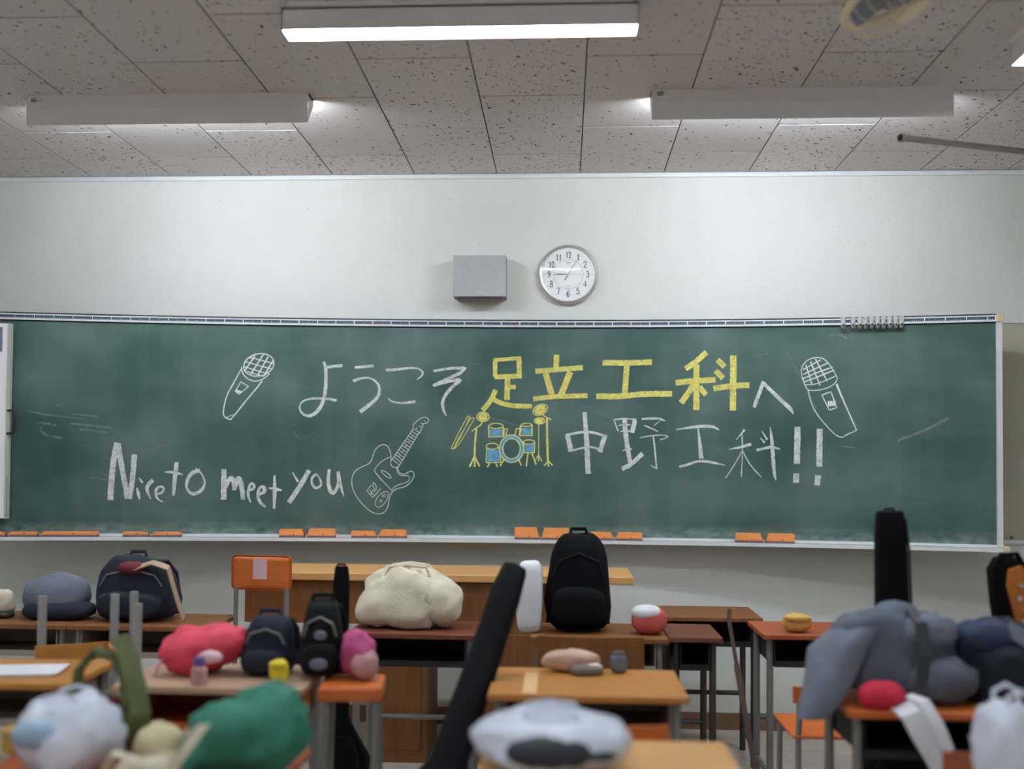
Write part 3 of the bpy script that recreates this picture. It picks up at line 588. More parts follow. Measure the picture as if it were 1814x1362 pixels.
DIG = {'0': [ell(.5, .5, .38, .5, 0, 14)], '1': [[(.3, .16), (.55, 0), (.52, 1)]], '2': [[(.12, .3), (.25, .04), (.6, 0), (.82, .22), (.7, .5), (.12, .96), (.35, .9), (.6, 1), (.9, .86)]],
 '3': [[(.12, .14), (.45, 0), (.8, .18), (.7, .42), (.4, .47)], [(.4, .47), (.82, .56), (.85, .84), (.5, 1), (.12, .86)]], '4': [[(.62, 1), (.66, 0), (.05, .68), (.95, .66)]],
 '5': [[(.85, 0), (.3, .03), (.22, .42)], [(.22, .42), (.6, .36), (.88, .6), (.75, .92), (.4, 1), (.08, .86)]], '6': [[(.8, .1), (.45, .1), (.15, .5), (.15, .85), (.5, 1), (.85, .8), (.75, .5), (.4, .46), (.15, .7)]],
 '7': [[(.08, .16), (.15, .02), (.9, .04), (.6, .45), (.45, 1)]], '8': [ell(.5, .25, .27, .24, 0, 12), ell(.5, .74, .36, .27, 0, 12)], '9': [[(.85, .3), (.55, .54), (.2, .42), (.15, .15), (.5, 0), (.82, .15), (.85, .45), (.6, .9), (.25, .96)]]}
def flat(bm, pts, wd, y, closed=False):
    L_, R_ = [], []
    for i, (x, z) in enumerate(pts):
        a = pts[max(0, i-1)]; b = pts[min(len(pts)-1, i+1)]; dx, dz = b[0]-a[0], b[1]-a[1]; l = math.hypot(dx, dz) or 1
        wv = wd[i] if isinstance(wd, list) else wd
        L_.append(bm.verts.new((x-dz/l*wv/2, y, z+dx/l*wv/2))); R_.append(bm.verts.new((x+dz/l*wv/2, y, z-dx/l*wv/2)))
    for i in range(len(pts)-1): bm.faces.new((L_[i], L_[i+1], R_[i+1], R_[i]))
for n in range(1, 13):
    a = PI/2-n*PI/6; cx, cz = .1055*math.cos(a), .1055*math.sin(a)*1.0; s = str(n); bm = bmesh.new()
    hh = .034; ww = .021 if len(s) == 1 else .0165
    for k, ch in enumerate(s):
        ox = cx-ww*len(s)/2+k*ww
        for st in DIG[ch]:
            q = [(ox+x*ww*.92, cz+hh/2-z*hh) for x, z in st]
            q3 = [(x, z, 0) for x, z in q]; q3 = smoothp(q3, 1) if ch not in '174' else q3
            flat(bm, [(x, z) for x, z, _ in q3], .0042 if ch != '1' else .0046, -.0246)
    obj('numeral', bm, M_ink, t)
bm = bmesh.new()
for k in range(60):
    a = 2*PI*k/60; r0, r1 = (.1275, .1305) if k % 5 else (.1265, .1315)
    if k % 5 == 0: flat(bm, [(r0*math.cos(a), r0*math.sin(a)), (r1*math.cos(a), r1*math.sin(a))], .0025, -.0246)
for x, z in ((0, .083), (0, .056), (0, -.083), (0, -.075)): flat(bm, [(x, z-.0015), (x, z+.0015)], .003, -.0246)
o = obj('minute_marks', bm, M_ink, t); o['kind'] = 'stuff'
def letters(txt, size, loc, m, parent, name='maker_lettering'):
    cu = bpy.data.curves.new('txt', 'FONT'); cu.body = txt; cu.size = size; cu.align_x = 'CENTER'; cu.align_y = 'CENTER'
    to = bpy.data.objects.new('txt', cu); C.objects.link(to); dg = bpy.context.evaluated_depsgraph_get()
    me = bpy.data.meshes.new_from_object(to.evaluated_get(dg)); bpy.data.objects.remove(to)
    me.transform(Matrix.Translation(loc) @ Matrix.Rotation(PI/2, 4, 'X')); me.materials.clear(); me.materials.append(m)
    o = bpy.data.objects.new(name, me); C.objects.link(o); o.parent = parent; return o
letters('SEIKO', .0095, (0, -.0247, .0635), M_ink, t)
letters('QUARTZ', .005, (0, -.0247, -.066), mat('grey_print', (120, 120, 118)), t)
bm = bmesh.new(); flat(bm, [(.006, 0), (-.03, .0006), (-.06, .0006), (-.082, .0004)], [.003, .0048, .0048, .001], -.0268); obj('hour_hand', bm, M_ink, t)
a = PI/2-PI/6*1.03; bm = bmesh.new(); flat(bm, [(-.038*math.cos(a), -.038*math.sin(a)), (-.034*math.cos(a), -.034*math.sin(a)), (0, 0), (.118*math.cos(a), .118*math.sin(a))], [.0065, .005, .0028, .0012], -.0278); obj('minute_hand', bm, M_ink, t)
bm = bmesh.new(); flat(bm, [(-.03, .0), (.118, -.0)], .0011, -.0285); obj('second_hand', bm, mat('grey_ring', (150, 152, 156)), t, label='thin grey second hand')
obj('centre_pin', B(tube, [(0, -.0295, 0), (0, -.024, 0)], .004, 16), M_chrome, t)
mg = bpy.data.materials.new('clock_glass'); mg.use_nodes = True; tr = mg.node_tree; tr.nodes.clear()
o_ = tr.nodes.new('ShaderNodeOutputMaterial'); mx_ = tr.nodes.new('ShaderNodeMixShader'); a_ = tr.nodes.new('ShaderNodeBsdfTransparent'); b_ = tr.nodes.new('ShaderNodeBsdfGlossy'); f_ = tr.nodes.new('ShaderNodeFresnel')
b_.inputs['Roughness'].default_value = .03; f_.inputs['IOR'].default_value = 1.45; mx_.inputs[0].default_value = .05
tr.links.new(a_.outputs[0], mx_.inputs[1]); tr.links.new(b_.outputs[0], mx_.inputs[2]); tr.links.new(mx_.outputs[0], o_.inputs[0])
bm = bmesh.new(); lathe(bm, [(.0005, -.036), (.05, -.0355), (.1, -.034), (CR-.018, -.0315)]); obj('glass', bm, mg, t, smooth=True)

# ------------------------------------------------------------ lamps
def ceiling_light(cx, cyy, label, rotz=0, L_=1.25, group=None, seen=True):
    """narrow trough lamp: housing .10 wide, .09 deep, open downward"""
    t = thing('ceiling_light', label, 'ceiling light', (cx, cyy, H), rotz, group)
    h = .092; d = .052
    def hs(bm):
        box(bm, -L_/2, L_/2, -d, -d+.004, -h, -.012, .001); box(bm, -L_/2, L_/2, d-.004, d, -h, -.012, .001)
        box(bm, -L_/2+.02, L_/2-.02, -d-.02, d+.02, -.012, 0, .001)
        box(bm, -L_/2, L_/2, -d, d, -.02, -.012)
    obj('housing', B(hs), M_lampwhite, t)
    for s in (-1, 1): obj('end_plate', B(box, s*L_/2-(.004 if s > 0 else 0), s*L_/2+(0 if s > 0 else .004), -d, d, -h, -.012), M_lampwhite, t)
    obj('lamp_bar', B(box, -L_/2+.03, L_/2-.03, -.042, .042, -h+.012, -.03, .006), M_lamp, t, label='glowing white lamp bar')
    return t
pl = W(492, 12, Z=H); pr_ = W(1133, 4, Z=H)
tl = W(497, 51, Z=H-.092); tr2 = W(1131, 45, Z=H-.092)
ceiling_light((tl.x+tr2.x)/2, (tl.y+tr2.y)/2+.052, 'lit trough ceiling light at top centre, seen from the side', 0, abs(tr2.x-tl.x))
e = W(1791, 117, Z=H-.092)
ceiling_light(e.x+.052, e.y-.625, 'lit ceiling light whose end shows at the right edge', PI/2)
for i, (x, y) in enumerate(((-2.9, -3.1), (-.35, -4.7), (-2.6, -6.8), (2.2, -6.3), (-.35, -7.2))):
    ceiling_light(x, y, 'lit trough ceiling light out of the picture, ' + ['on the left', 'overhead', 'at the back left', 'at the back right', 'at the back centre'][i])
def board_light(xa, xb, y, label):
    L_ = xb-xa; t = thing('chalkboard_light', label, 'ceiling light', ((xa+xb)/2, y, H))
    def plate(bm):
        pr = [(0, 0), (-.006, -.062), (.0, -.132), (.004, -.131), (-.002, -.062), (.004, -.004)]
        a = [bm.verts.new((-L_/2, p[0], p[1])) for p in pr]; b = [bm.verts.new((L_/2, p[0], p[1])) for p in pr]
        for i in range(6): bm.faces.new((a[i], a[(i+1) % 6], b[(i+1) % 6], b[i]))
        bm.faces.new(a[::-1]); bm.faces.new(b)
    obj('shade_plate', B(plate), M_lampwhite, t)
    obj('mounting_plate', B(box, -L_/2, L_/2, .004, .10, -.012, 0), M_lampwhite, t)
    for s in (-1, 1):
        bm = bmesh.new(); x0, x1 = (s*L_/2-.003*(s > 0), s*L_/2+.003*(s < 0))
        pr = [(.002, 0), (.10, 0), (.10, -.03), (.002, -.130)]
        a = [bm.verts.new((x0, p[0], p[1])) for p in pr]; b = [bm.verts.new((x1, p[0], p[1])) for p in pr]
        for i in range(4): bm.faces.new((a[i], a[(i+1) % 4], b[(i+1) % 4], b[i]))
        bm.faces.new(a[::-1]); bm.faces.new(b); obj('end_plate', bm, M_lampwhite, t)
    obj('lamp_tube', B(tube, [(-L_/2+.03, .05, -.052), (L_/2-.03, .05, -.052)], .016, 16), M_blamp, t, smooth=True, label='glowing fluorescent tube')
    obj('rating_sticker', B(box, -L_/2+.02, -L_/2+.065, -.0085, -.004, -.034, -.012), M_lampwhite, t)
    bm = bmesh.new()
    for k in range(6): box(bm, -L_/2+.022, -L_/2+.040+.02*random.random(), -.0092, -.0085, -.0155-.0032*k, -.014-.0032*k)
    obj('sticker_print', bm, M_ink, t)
a = W(46, 168, Z=H); b = W(547, 165, Z=H); yl = (a.y+b.y)/2
board_light(a.x, b.x, yl, 'chalkboard light with white shade plate, above left')
a = W(1155, 157.5, Z=H); b = W(1689, 151.5, Z=H); yr = (a.y+b.y)/2
board_light(a.x, b.x, yr, 'chalkboard light with white shade plate, above right')

# ------------------------------------------------------------ pipe and fan
a = W(1597, 244, Y=-1.55); b = W(1814, 268.5, Y=-1.25); d = (b-a).normalized(); end = a+d*((XR-a.x)/d.x)
t = thing('steel_pole', 'bare steel pole with capped end reaching in from the right', 'pole', a)
obj('tube', B(tube, [(0, 0, 0), end-a], .0135, 16), M_steel, t, smooth=True)
bm = bmesh.new(); tube(bm, [-d*.006, d*.008], .018, 20); obj('end_cap', bm, M_steel, t, smooth=True, label='flared ring at the end')
obj('hollow_end', B(tube, [-d*.0075, -d*.0058], .013, 20), M_dark, t)
# wall fan: ring + wire cage + three blades
fc = W(1590, -22, Y=-2.72)
t = thing('ceiling_fan', 'cream wire caged fan with blue grey blades at the top edge', 'fan', fc)
nrm = Vector((.45, -.12, -.87)).normalized(); u = nrm.cross(Vector((0, 1, 0))).normalized(); v = nrm.cross(u)
FR = .172
def cp(r, a, h): return u*(r*math.cos(a))+v*(r*math.sin(a))+nrm*h
obj('guard_ring', B(tube, [cp(FR, 2*PI*k/48, 0) for k in range(49)], .012, 10), M_cage, t, smooth=True)
bmf = bmesh.new(); bmr = bmesh.new()
for k in range(16):
    a_ = 2*PI*k/20
    tube(bmf, [cp(FR, a_, .0), cp(FR-.008, a_+.05, .045), cp(FR-.03, a_+.10, .065), cp(.12, a_+.2, .075), cp(.05, a_+.3, .085)], .0016, 5)
    a_ = 2*PI*(k+.5)/20; tube(bmr, [cp(FR, a_, .0), cp(FR-.012, a_, -.035), cp(FR-.04, a_, -.06), cp(.06, a_, -.08)], .0016, 5)
o = obj('front_guard_wires', bmf, M_cage, t); o['kind'] = 'stuff'
o = obj('rear_guard_wires', bmr, M_cage, t); o['kind'] = 'stuff'
obj('front_badge', B(tube, [cp(0, 0, .078), cp(0, 0, .092)], .052, 24), M_cage, t)
for k in range(4):
    bm = bmesh.new(); a0 = k*PI/2+.3; n = 8; g0 = []
    for i in range(n+1):
        r = .035+(FR-.055)*i/n; wd = .55-.12*(i/n)
        row = [cp(r, a0+(j/6-.5)*2*wd*(.75 if i == n else 1), (j/6-.5)*.035) for j in range(7)]; g0.append([bm.verts.new(q) for q in row])
    for i in range(n):
        for j in range(6): bm.faces.new((g0[i][j], g0[i][j+1], g0[i+1][j+1], g0[i+1][j]))
    obj('blade', bm, M_blade, t, smooth=True)
obj('hub', B(tube, [cp(0, 0, -.03), cp(0, 0, .03)], .038, 20), M_blade, t, smooth=True)
obj('motor', B(tube, [cp(0, 0, -.13), cp(0, 0, -.12), cp(0, 0, -.07)], [.04, .055, .055], 20), M_cage, t, smooth=True)
pmt = cp(0, 0, -.11); obj('mount_stem', B(tube, [pmt, Vector((pmt.x, pmt.y, H-fc.z))], .014, 12), M_cage, t, smooth=True)

# ------------------------------------------------------------ school furniture
def desk(cx, yf, label, top, rotz=0, w_=.6, d=.42, h=.7, shelf=None, metal=M_grey_metal, lr=.0145):
    """yf: Y of the front (camera side) edge; origin at the centre on the floor"""
    t = thing('school_desk', label, 'desk', (cx, yf+d/2, 0), rotz, 'school desks in the foreground')
    obj('desktop', B(box, -w_/2, w_/2, -d/2, d/2, h-.022, h, .004), top, t)
    def sh(bm):
        box(bm, -w_/2+.05, w_/2-.05, -d/2+.03, d/2-.02, h-.14, h-.136); box(bm, -w_/2+.05, -w_/2+.054, -d/2+.03, d/2-.02, h-.14, h-.022)
        box(bm, w_/2-.054, w_/2-.05, -d/2+.03, d/2-.02, h-.14, h-.022); box(bm, -w_/2+.05, w_/2-.05, d/2-.024, d/2-.02, h-.14, h-.022)
        box(bm, -w_/2+.05, w_/2-.05, -d/2+.026, -d/2+.03, h-.14, h-.115)
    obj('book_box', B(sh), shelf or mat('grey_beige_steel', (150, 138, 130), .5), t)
    for sx in (-1, 1):
        for sy2 in (-1, 1): obj('leg', B(tube, [(sx*(w_/2-.035), sy2*(d/2-.05), 0), (sx*(w_/2-.035), sy2*(d/2-.05), h-.022)], lr, 10), metal, t, smooth=True)
        obj('foot_rail', B(tube, [(sx*(w_/2-.035), -d/2+.05, .1), (sx*(w_/2-.035), d/2-.05, .1)], .012, 8), metal, t, smooth=True)
    obj('crossbar', B(tube, [(-w_/2+.035, d/2-.05, .28), (w_/2-.035, d/2-.05, .28)], .012, 8), metal, t, smooth=True)
    obj('bag_hook', B(tube, [(w_/2-.005, -.05, h-.022), (w_/2+.004, -.05, h-.05), (w_/2+.02, -.05, h-.045), (w_/2+.022, -.05, h-.035)], .003, 6), metal, t)
    return t
def chair(cx, cyy, label, rotz=0, wood=M_orwood, top=.76, seat=.42, metal=M_grey_metal, bh=.15, bt=None, post=None, w2=1):
    """faces +Y (the board); backrest at -Y"""
    t = thing('school_chair', label, 'chair', (cx, cyy, 0), rotz, 'school chairs in the foreground')
    bm = bmesh.new(); n = 8; a = []
    for i in range(n+1):
        x = -.19+.38*i/n; a.append((x, -.012*math.cos(x/.19*PI/2)))
    obj('seat', B(box, -.19, .19, -.19, .19, seat-.012, seat, .005), wood, t)
    rings = [[bm.verts.new((x, -.205+yy*2+.0, z)) if s == 0 else bm.verts.new((x, -.193+yy*2, z)) for s, z in ((0, top-bh), (1, top-bh), (1, top), (0, top))] for x, yy in a]
    for p, q in zip(rings, rings[1:]):
        for k in range(4): bm.faces.new((p[k], p[(k+1) % 4], q[(k+1) % 4], q[k]))
    bm.faces.new(rings[0][::-1]); bm.faces.new(rings[-1])
    bmesh.ops.bevel(bm, geom=[e2 for e2 in bm.edges if len(e2.link_faces) == 2 and e2.calc_face_angle(0) > .8], offset=.004, segments=2, affect='EDGES')
    obj('backrest', bm, wood, t, smooth=True, label=bt)
    for s in (-1, 1):
        obj('back_post', B(tube, [(s*.165, -.17, seat-.02), (s*.165, -.19, seat+.06), (s*.165, -.186, post or top-.02)], .011 if not post else .016, 10), metal, t, smooth=True)
        obj('leg', B(tube, [(s*.17, .17, 0), (s*.17, .15, seat-.014)], .011, 10), metal, t, smooth=True)
        obj('leg', B(tube, [(s*.17, -.2, 0), (s*.165, -.17, seat-.014)], .011, 10), metal, t, smooth=True)
        obj('stretcher', B(tube, [(s*.17, .163, .16), (s*.168, -.188, .16)], .008, 8), metal, t, smooth=True)
    return t
# teacher's table against the board
tx0, tx1 = W(466, 1005, Y=-.4).x, W(1115, 1010, Y=-.5).x
t = thing('teacher_table', 'long tan wooden teacher\'s table under the chalkboard', 'table', ((tx0+tx1)/2, -.60, 0))
hw = (tx1-tx0)/2; TZ = .885
obj('tabletop', B(box, -hw, hw, -.26, .25, TZ-.035, TZ, .004), M_tan, t)
obj('front_apron', B(box, -hw+.03, hw-.18, -.225, -.205, TZ-.24, TZ-.035), M_brown, t)
def ped(bm, a, b): box(bm, a, b, -.225, .22, .0, TZ-.24, .003); box(bm, a+.03, b-.03, -.232, -.225, .06, TZ-.28, .003)
xo = (tx0+tx1)/2
obj('pedestal', B(ped, W(668, 1300, Y=-.8).x-xo, W(757, 1300, Y=-.8).x-xo), M_brown, t, label='dark brown cupboard pedestal')
obj('pedestal', B(ped, W(838, 1300, Y=-.8).x-xo, W(990, 1300, Y=-.8).x-xo), M_brown, t, label='dark brown cupboard pedestal')

DY = [-3.62, -2.62, -1.5, -1.45, -2.62, -2.66, -1.38, -.78, -1.28, -2.8]
desk(.11, -3.62, 'light tan desk nearest the camera, under the white carrier bag', M_tan)
desk(.078, -2.66, 'ochre wooden desk in the centre, in front of the black backpack', M_ochre, 0, .61, .46)
desk(.15, -1.50, 'brown desk under the tall black backpack', M_brown, 0, .56, .44)
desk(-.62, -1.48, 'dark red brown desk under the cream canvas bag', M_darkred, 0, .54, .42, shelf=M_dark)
desk(-1.10, -2.66, 'pale edged desk under the pink bag and black backpack', mat('faded_wood', (178, 148, 122), .5, 0, .06, 6), 0, .60, .42, metal=mat('pale_steel', (150, 152, 154), .45, .3), lr=.021, shelf=M_orwood)
desk(-1.86, -2.66, 'brown desk at the left edge with white paper on top', M_ochre, .04, .62, .44)
desk(-2.42, -1.40, 'brown desk at the far left under the blue grey bag and cream pouch', M_brown, 0, .6, .42)
desk(-1.805, -1.40, 'brown desk under the large navy bag', M_brown, 0, .62, .42)
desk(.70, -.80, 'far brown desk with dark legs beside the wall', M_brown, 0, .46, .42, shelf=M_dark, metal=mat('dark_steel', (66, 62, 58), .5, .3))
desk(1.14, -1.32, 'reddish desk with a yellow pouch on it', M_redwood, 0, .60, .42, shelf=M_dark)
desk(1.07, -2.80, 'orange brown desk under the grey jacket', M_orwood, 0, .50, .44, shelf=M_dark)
chair(.10, -1.86, 'brown backed chair between the centre desks, papers behind it', 0, M_brown, .79, bh=.12)
chair(.09, -2.90, 'orange backed chair between the two nearest centre desks', 0, M_orwood, .715, bh=.075)
t = thing('wooden_stool', 'small orange wooden stool right of the pale edged desk', 'stool', (-.67, -2.50, 0), .1)
obj('seat', B(box, -.10, .10, -.12, .12, .655, .70, .01, 3), M_orwood, t)
for sx in (-1, 1):
    for yy in (-1, 1): obj('leg', B(tube, [(sx*.09, yy*.10, 0), (sx*.075, yy*.09, .656)], .012, 8), M_grey_metal, t, smooth=True)
    obj('rung', B(tube, [(sx*.085, -.095, .25), (sx*.085, .095, .25)], .008, 8), M_grey_metal, t, smooth=True)
chair(W(110, 1100, Y=-1.95).x, -1.80, 'chair with grey posts by the blue grey bag at left', .6, M_ochre, .72, bh=.06, post=.90, metal=mat('pale_steel', (150, 152, 154), .45, .3))
chair(W(318, 1100, Y=-1.95).x, -1.98, 'chair with grey posts before the navy bag', -.95, M_ochre, .72, bh=.06, post=.90, metal=MATS['pale_steel'])
chair(1.14, -3.0, 'reddish orange backed chair at the bottom right', 0, M_redwood, .69, bh=.10)
chair(1.03, -1.72, 'chair with grey frame before the reddish desk', 0, M_orwood, .60, bh=.06)
# raised wooden chair back at the teacher's table
p = W(463, 1045, Y=-1.1)
t = thing('wooden_stool_chair', 'tall orange wooden chair with pink paper taped on, left of the table', 'chair', (p.x, -1.1, 0), -.1)
obj('backrest', B(box, -.14, .14, -.012, .012, p.z, p.z+.155, .02, 3), M_orwood, t)
obj('taped_paper', B(box, -.035, .03, -.016, -.012, p.z+.05, p.z+.14), mat('pink_paper', (206, 176, 182), .8), t, label='pale pink paper')
obj('seat', B(box, -.15, .15, 0, .30, .58, .60, .005), M_orwood, t)
for sx in (-1, 1):
    for yy in (.0, .28): obj('leg', B(tube, [(sx*.12, yy, 0), (sx*.12, yy, (p.z+.04 if yy == 0 else .58))], .011, 8), M_grey_metal, t, smooth=True)

# ------------------------------------------------------------ bags and clothes
DZ = .7
def bagpack(px, pyb, Y, wpx, hpx, label, m, rotz=0, d=.16, z=DZ, seed=1, lean=0, name='backpack', amp=.012):
    c = W(px, pyb, Y=Y); sc = F/(6.07+Y); w_ = wpx/sc; h = hpx/sc
    t = thing(name, label, 'bag', (c.x, Y, z), rot=(lean, 0, rotz))
    obj('body', B(puff, (0, 0, h*.5), (w_/2, d/2, h*.5), 3.6, amp, seed, 8, 0, top=.70), m, t, smooth=True)
    obj('front_pocket', B(puff, (0, -d*.46, h*.27), (w_*.36, d*.22, h*.2), 3, amp*.5, seed+1, 8, .004), m, t, smooth=True)
    obj('zip', B(tube, [(-w_*.34, -d*.42, h*.55), (-w_*.26, -d*.46, h*.72), (0, -d*.44, h*.80), (w_*.26, -d*.46, h*.72), (w_*.34, -d*.42, h*.55)], .004, 6), M_grey_metal if m is not M_black else M_blackgloss, t)
    obj('grab_handle', B(tube, [(-.035, 0, h*.97), (-.03, 0, h+.015), (.03, 0, h+.015), (.035, 0, h*.97)], .008, 8), m, t, smooth=True)
    for s in (-1, 1): obj('shoulder_strap', B(strap, [(s*w_*.2, d*.38, h*.9), (s*w_*.28, d*.58, h*.7), (s*w_*.32, d*.58, h*.35), (s*w_*.36, d*.4, .02)], .05, .012), m, t)
    return t
bagpack(1024, 1105, -1.30, 130, 172, 'tall black backpack standing on the centre desk before the chalkboard', M_black, 0, .2, seed=3)
bagpack(570, 1195, -2.42, 84, 135, 'black backpack with grey badges on the pale edged desk', M_blackgloss, .1, .16, seed=5)
bagpack(478, 1190, -2.40, 100, 104, 'dark navy bag between the pink bag and the black backpack', M_navy, 0, .15, seed=6)
t = bagpack(243, 1130, -1.20, 165, 116, 'large navy bag with red patch and beige strap, far left', M_navy, 0, .2, seed=8, name='duffel_bag', amp=.02)
obj('red_patch', B(puff, (-.0, -.075, .235), (.06, .04, .03), 2.4, .006, 3), mat('dark_red_cloth', (96, 26, 32), .8), t, smooth=True)
obj('beige_strap', B(strap, [(0.02, -.10, .235), (.10, -.10, .262), (.17, -.10, .24), (.21, -.09, .10), (.235, -.08, .02)], .035, .006, (0, 1, .5)), M_beige, t)
# badges on the black backpack
def on(o_, nm, bm, m, **k): return obj(nm, bm, m, o_, smooth=True, **k)
bk = [o for o in bpy.data.objects if o.get('label', '').startswith('black backpack with grey')][0]
on(bk, 'badge', B(puff, (.0, -.105, .055), (.03, .012, .02), 2.4, .002, 2), M_bluegrey); on(bk, 'badge', B(puff, (.005, -.10, .145), (.02, .01, .016), 2.4, .002, 2), M_bluegrey)
def soft(name, label, cat, px, py, Y, wpx, hpx, m, d=None, z=DZ, rotz=0, e=2.5, amp=.015, seed=1, fr=8, part='body', top=None, shear=0):
    """soft heap whose bottom centre sits at pixel (px,py) on height z"""
    c = W(px, py, Y=Y); sc = F/(6.07+Y); w_ = wpx/sc; h = hpx/sc; d = d or w_*.7
    t = thing(name, label, cat, (c.x, Y, z), rotz)
    obj(part, B(puff, (0, 0, h*.5), (w_/2, d/2, h*.5), e, amp, seed, fr, 0, top=top, shear=shear), m, t, smooth=True)
    return t, w_, d, h
def handles(t, w_, d, h, m, hh=.08, r=.007):
    for s in (-1, 1): obj('handle', B(tube, [(-w_*.2, s*d*.18, h*.88), (-w_*.16, s*d*.2, h+hh*.7), (0, s*d*.2, h+hh), (w_*.16, s*d*.2, h+hh*.7), (w_*.2, s*d*.18, h*.88)], r, 8), m, t, smooth=True)
# cream canvas bag
t, w_, d, h = soft('canvas_tote', 'slumped cream canvas tote on the dark red desk', 'bag', 724, 1115, -1.28, 205, 104, M_cream, .26, e=2.8, amp=.04, seed=4, top=.62)
handles(t, w_, d, h*.95, M_cream, .03)
obj('fold', B(puff, (w_*.28, -.02, h*.45), (w_*.2, .1, h*.42), 2.2, .02, 9), M_cream, t, smooth=True)
# white narrow bag
t, w_, d, h = soft('white_bag', 'narrow upright white bag left of the black backpack', 'bag', 938, 1140, -1.36, 46, 125, M_whitecloth, .12, e=4.5, amp=.008, seed=2)
obj('seam', B(tube, [(w_*.1, -d*.5, h*.1), (w_*.1, -d*.52, h*.5), (w_*.08, -d*.42, h*.9)], .003, 6), M_rail, t)
# pink bag
t, w_, d, h = soft('drawstring_bag', 'pink red drawstring bag with white print, lower left', 'bag', 366, 1197, -2.42, 150, 88, M_pink, .2, rotz=.1, e=2.3, amp=.035, seed=7, shear=.55)
obj('print', B(puff, (.02, -d*.40, h*.42), (.05, .025, .024), 2.2, .002, 1), mat('pale_pink_print', (232, 198, 210), .7), t, smooth=True)
obj('drawstring', B(tube, [(-w_*.3, -.02, h*.7), (-w_*.42, -.06, h*.5), (-w_*.5, -.09, h*.2), (-w_*.52, -.1, .01)], .005, 8), M_rose, t, smooth=True)
# magenta + rose cloth
t, w_, d, h = soft('towel', 'magenta and pale rose towel right of the black backpack', 'towel', 636, 1200, -2.45, 70, 88, M_magenta, .12, rotz=-.1, e=2.2, amp=.02, seed=11, fr=14)
obj('pale_half', B(puff, (w_*.22, -.035, h*.33), (w_*.34, .04, h*.32), 2.2, .012, 5, 14, .002), M_rose, t, smooth=True)
# yellow pouch
t, w_, d, h = soft('yellow_pouch', 'small bright yellow pouch before the navy bag', 'pouch', 494, 1202, -2.58, 36, 46, M_yellow, .05, e=2.6, amp=.003, seed=1)
obj('flap', B(puff, (0, -.012, h*.78), (w_*.46, .022, h*.16), 2.6, .002, 1), M_yellow, t, smooth=True)
# purple bottle
p = W(352, 1240, Y=-2.62); 
t = thing('drink_bottle', 'purple capped bottle beside the pink bag', 'bottle', (p.x, -2.62, DZ))
obj('body', B(loft, [(0, 0, 0, .024, .024), (0, 0, .012, .026, .026), (0, 0, .05, .025, .025), (0, 0, .062, .014, .014)], 20, 2), M_rose, t, smooth=True)
obj('cap', B(loft, [(0, 0, .062, .018, .018), (0, 0, .085, .018, .018)], 20, 2), M_purple, t, smooth=True)
# far-left items
t, w_, d, h = soft('blue_grey_bag', 'slate blue grey slouched bag at the far left', 'bag', 100, 1112, -1.18, 118, 80, M_bluegrey, .2, e=2.3, amp=.02, seed=12)
obj('dark_base', B(puff, (.03, -.03, h*.2), (w_*.55, d*.5, h*.22), 2.6, .008, 3, 8, .001), M_navy, t, smooth=True)
t, w_, d, h = soft('cream_pouch', 'cream pouch at the left picture edge, on the brown desk', 'pouch', 4, 1112, -1.2, 40, 52, M_cream, .1, seed=2)
obj('dark_base', B(puff, (0, -.02, h*.12), (w_*.6, d*.5, h*.14), 2.6, .002, 3, 8, .001), M_ink, t, smooth=True)
# paper on left desk
p = W(20, 1190, Z=DZ)
t = thing('paper_pile', 'loose white papers on the desk at the left edge', 'paper', (p.x, p.y, DZ), .2)
for k in range(3): obj('sheet', B(box, -.15+.01*k, .15+.008*k, -.10, .11-.01*k, .001+.003*k, .003+.003*k), M_whitecloth, t)
# chair hanging olive bag
OY = -3.05
p = W(190, 1262, Y=OY); 
t, w_, d, h = soft('olive_shoulder_bag', 'olive green shoulder bag with long straps, lower left', 'bag', 190, 1290, OY, 130, 105, M_olive, .16, z=.60, e=2.3, amp=.02, seed=3, top=.9)
def rel(t_, pts, Y): return [W(a_, b_, Y=Y+dy)-Vector((t_.location.x, OY, .60)) for a_, b_, dy in pts]
obj('strap_loop', B(strap, rel(t, [(150, 1285, -.06), (134, 1240, -.06), (140, 1185, -.04), (172, 1150, -.02), (205, 1165, -.02), (222, 1205, -.03), (225, 1250, -.05)], OY), .034, .012, (.3, 1, .1)), M_olive, t, smooth=True)
obj('strap_tail', B(strap, rel(t, [(213, 1128, .0), (228, 1165, -.06), (242, 1215, -.10), (250, 1265, -.12), (246, 1300, -.10)], OY), .05, .012, (1, .3, .2)), M_olive, t, smooth=True)
obj('inside_lining', B(puff, (-.01, -.05, h*.92), (.07, .03, .018), 2.2, .004, 3), mat('dark_red_cloth', (96, 26, 32)), t, smooth=True)
# desk that carries the nearest left pile
desk(-1.09, -3.66, 'reddish desk at the bottom left under the green and white bags', M_redwood, 0, .78, .7, h=.60)
NZ = .60
t.location.z = NZ
t, w_, d, h = soft('carrier_bag', 'white and pale blue plastic carrier bag at the bottom left', 'bag', 120, 1362, -3.32, 185, 152, M_poly, .26, z=NZ, e=2.2, amp=.03, seed=14, fr=10)
obj('blue_print', B(puff, (-.03, -d*.36, h*.62), (w_*.26, .04, h*.18), 2.2, .008, 2), M_paleblue, t, smooth=True)
handles(t, w_, d, h*.9, M_poly, .03, .005)
t, w_, d, h = soft('green_bag', 'shiny green nylon bag with white mark, lower left', 'bag', 432, 1362, -3.28, 195, 162, M_teal, .26, z=NZ, rotz=-.1, e=2.3, amp=.045, seed=16, shear=.35)
obj('white_mark', B(puff, (-.02, -d*.42, h*.50), (.034, .02, .034), 2.2, .002, 2), M_whitecloth, t, smooth=True)
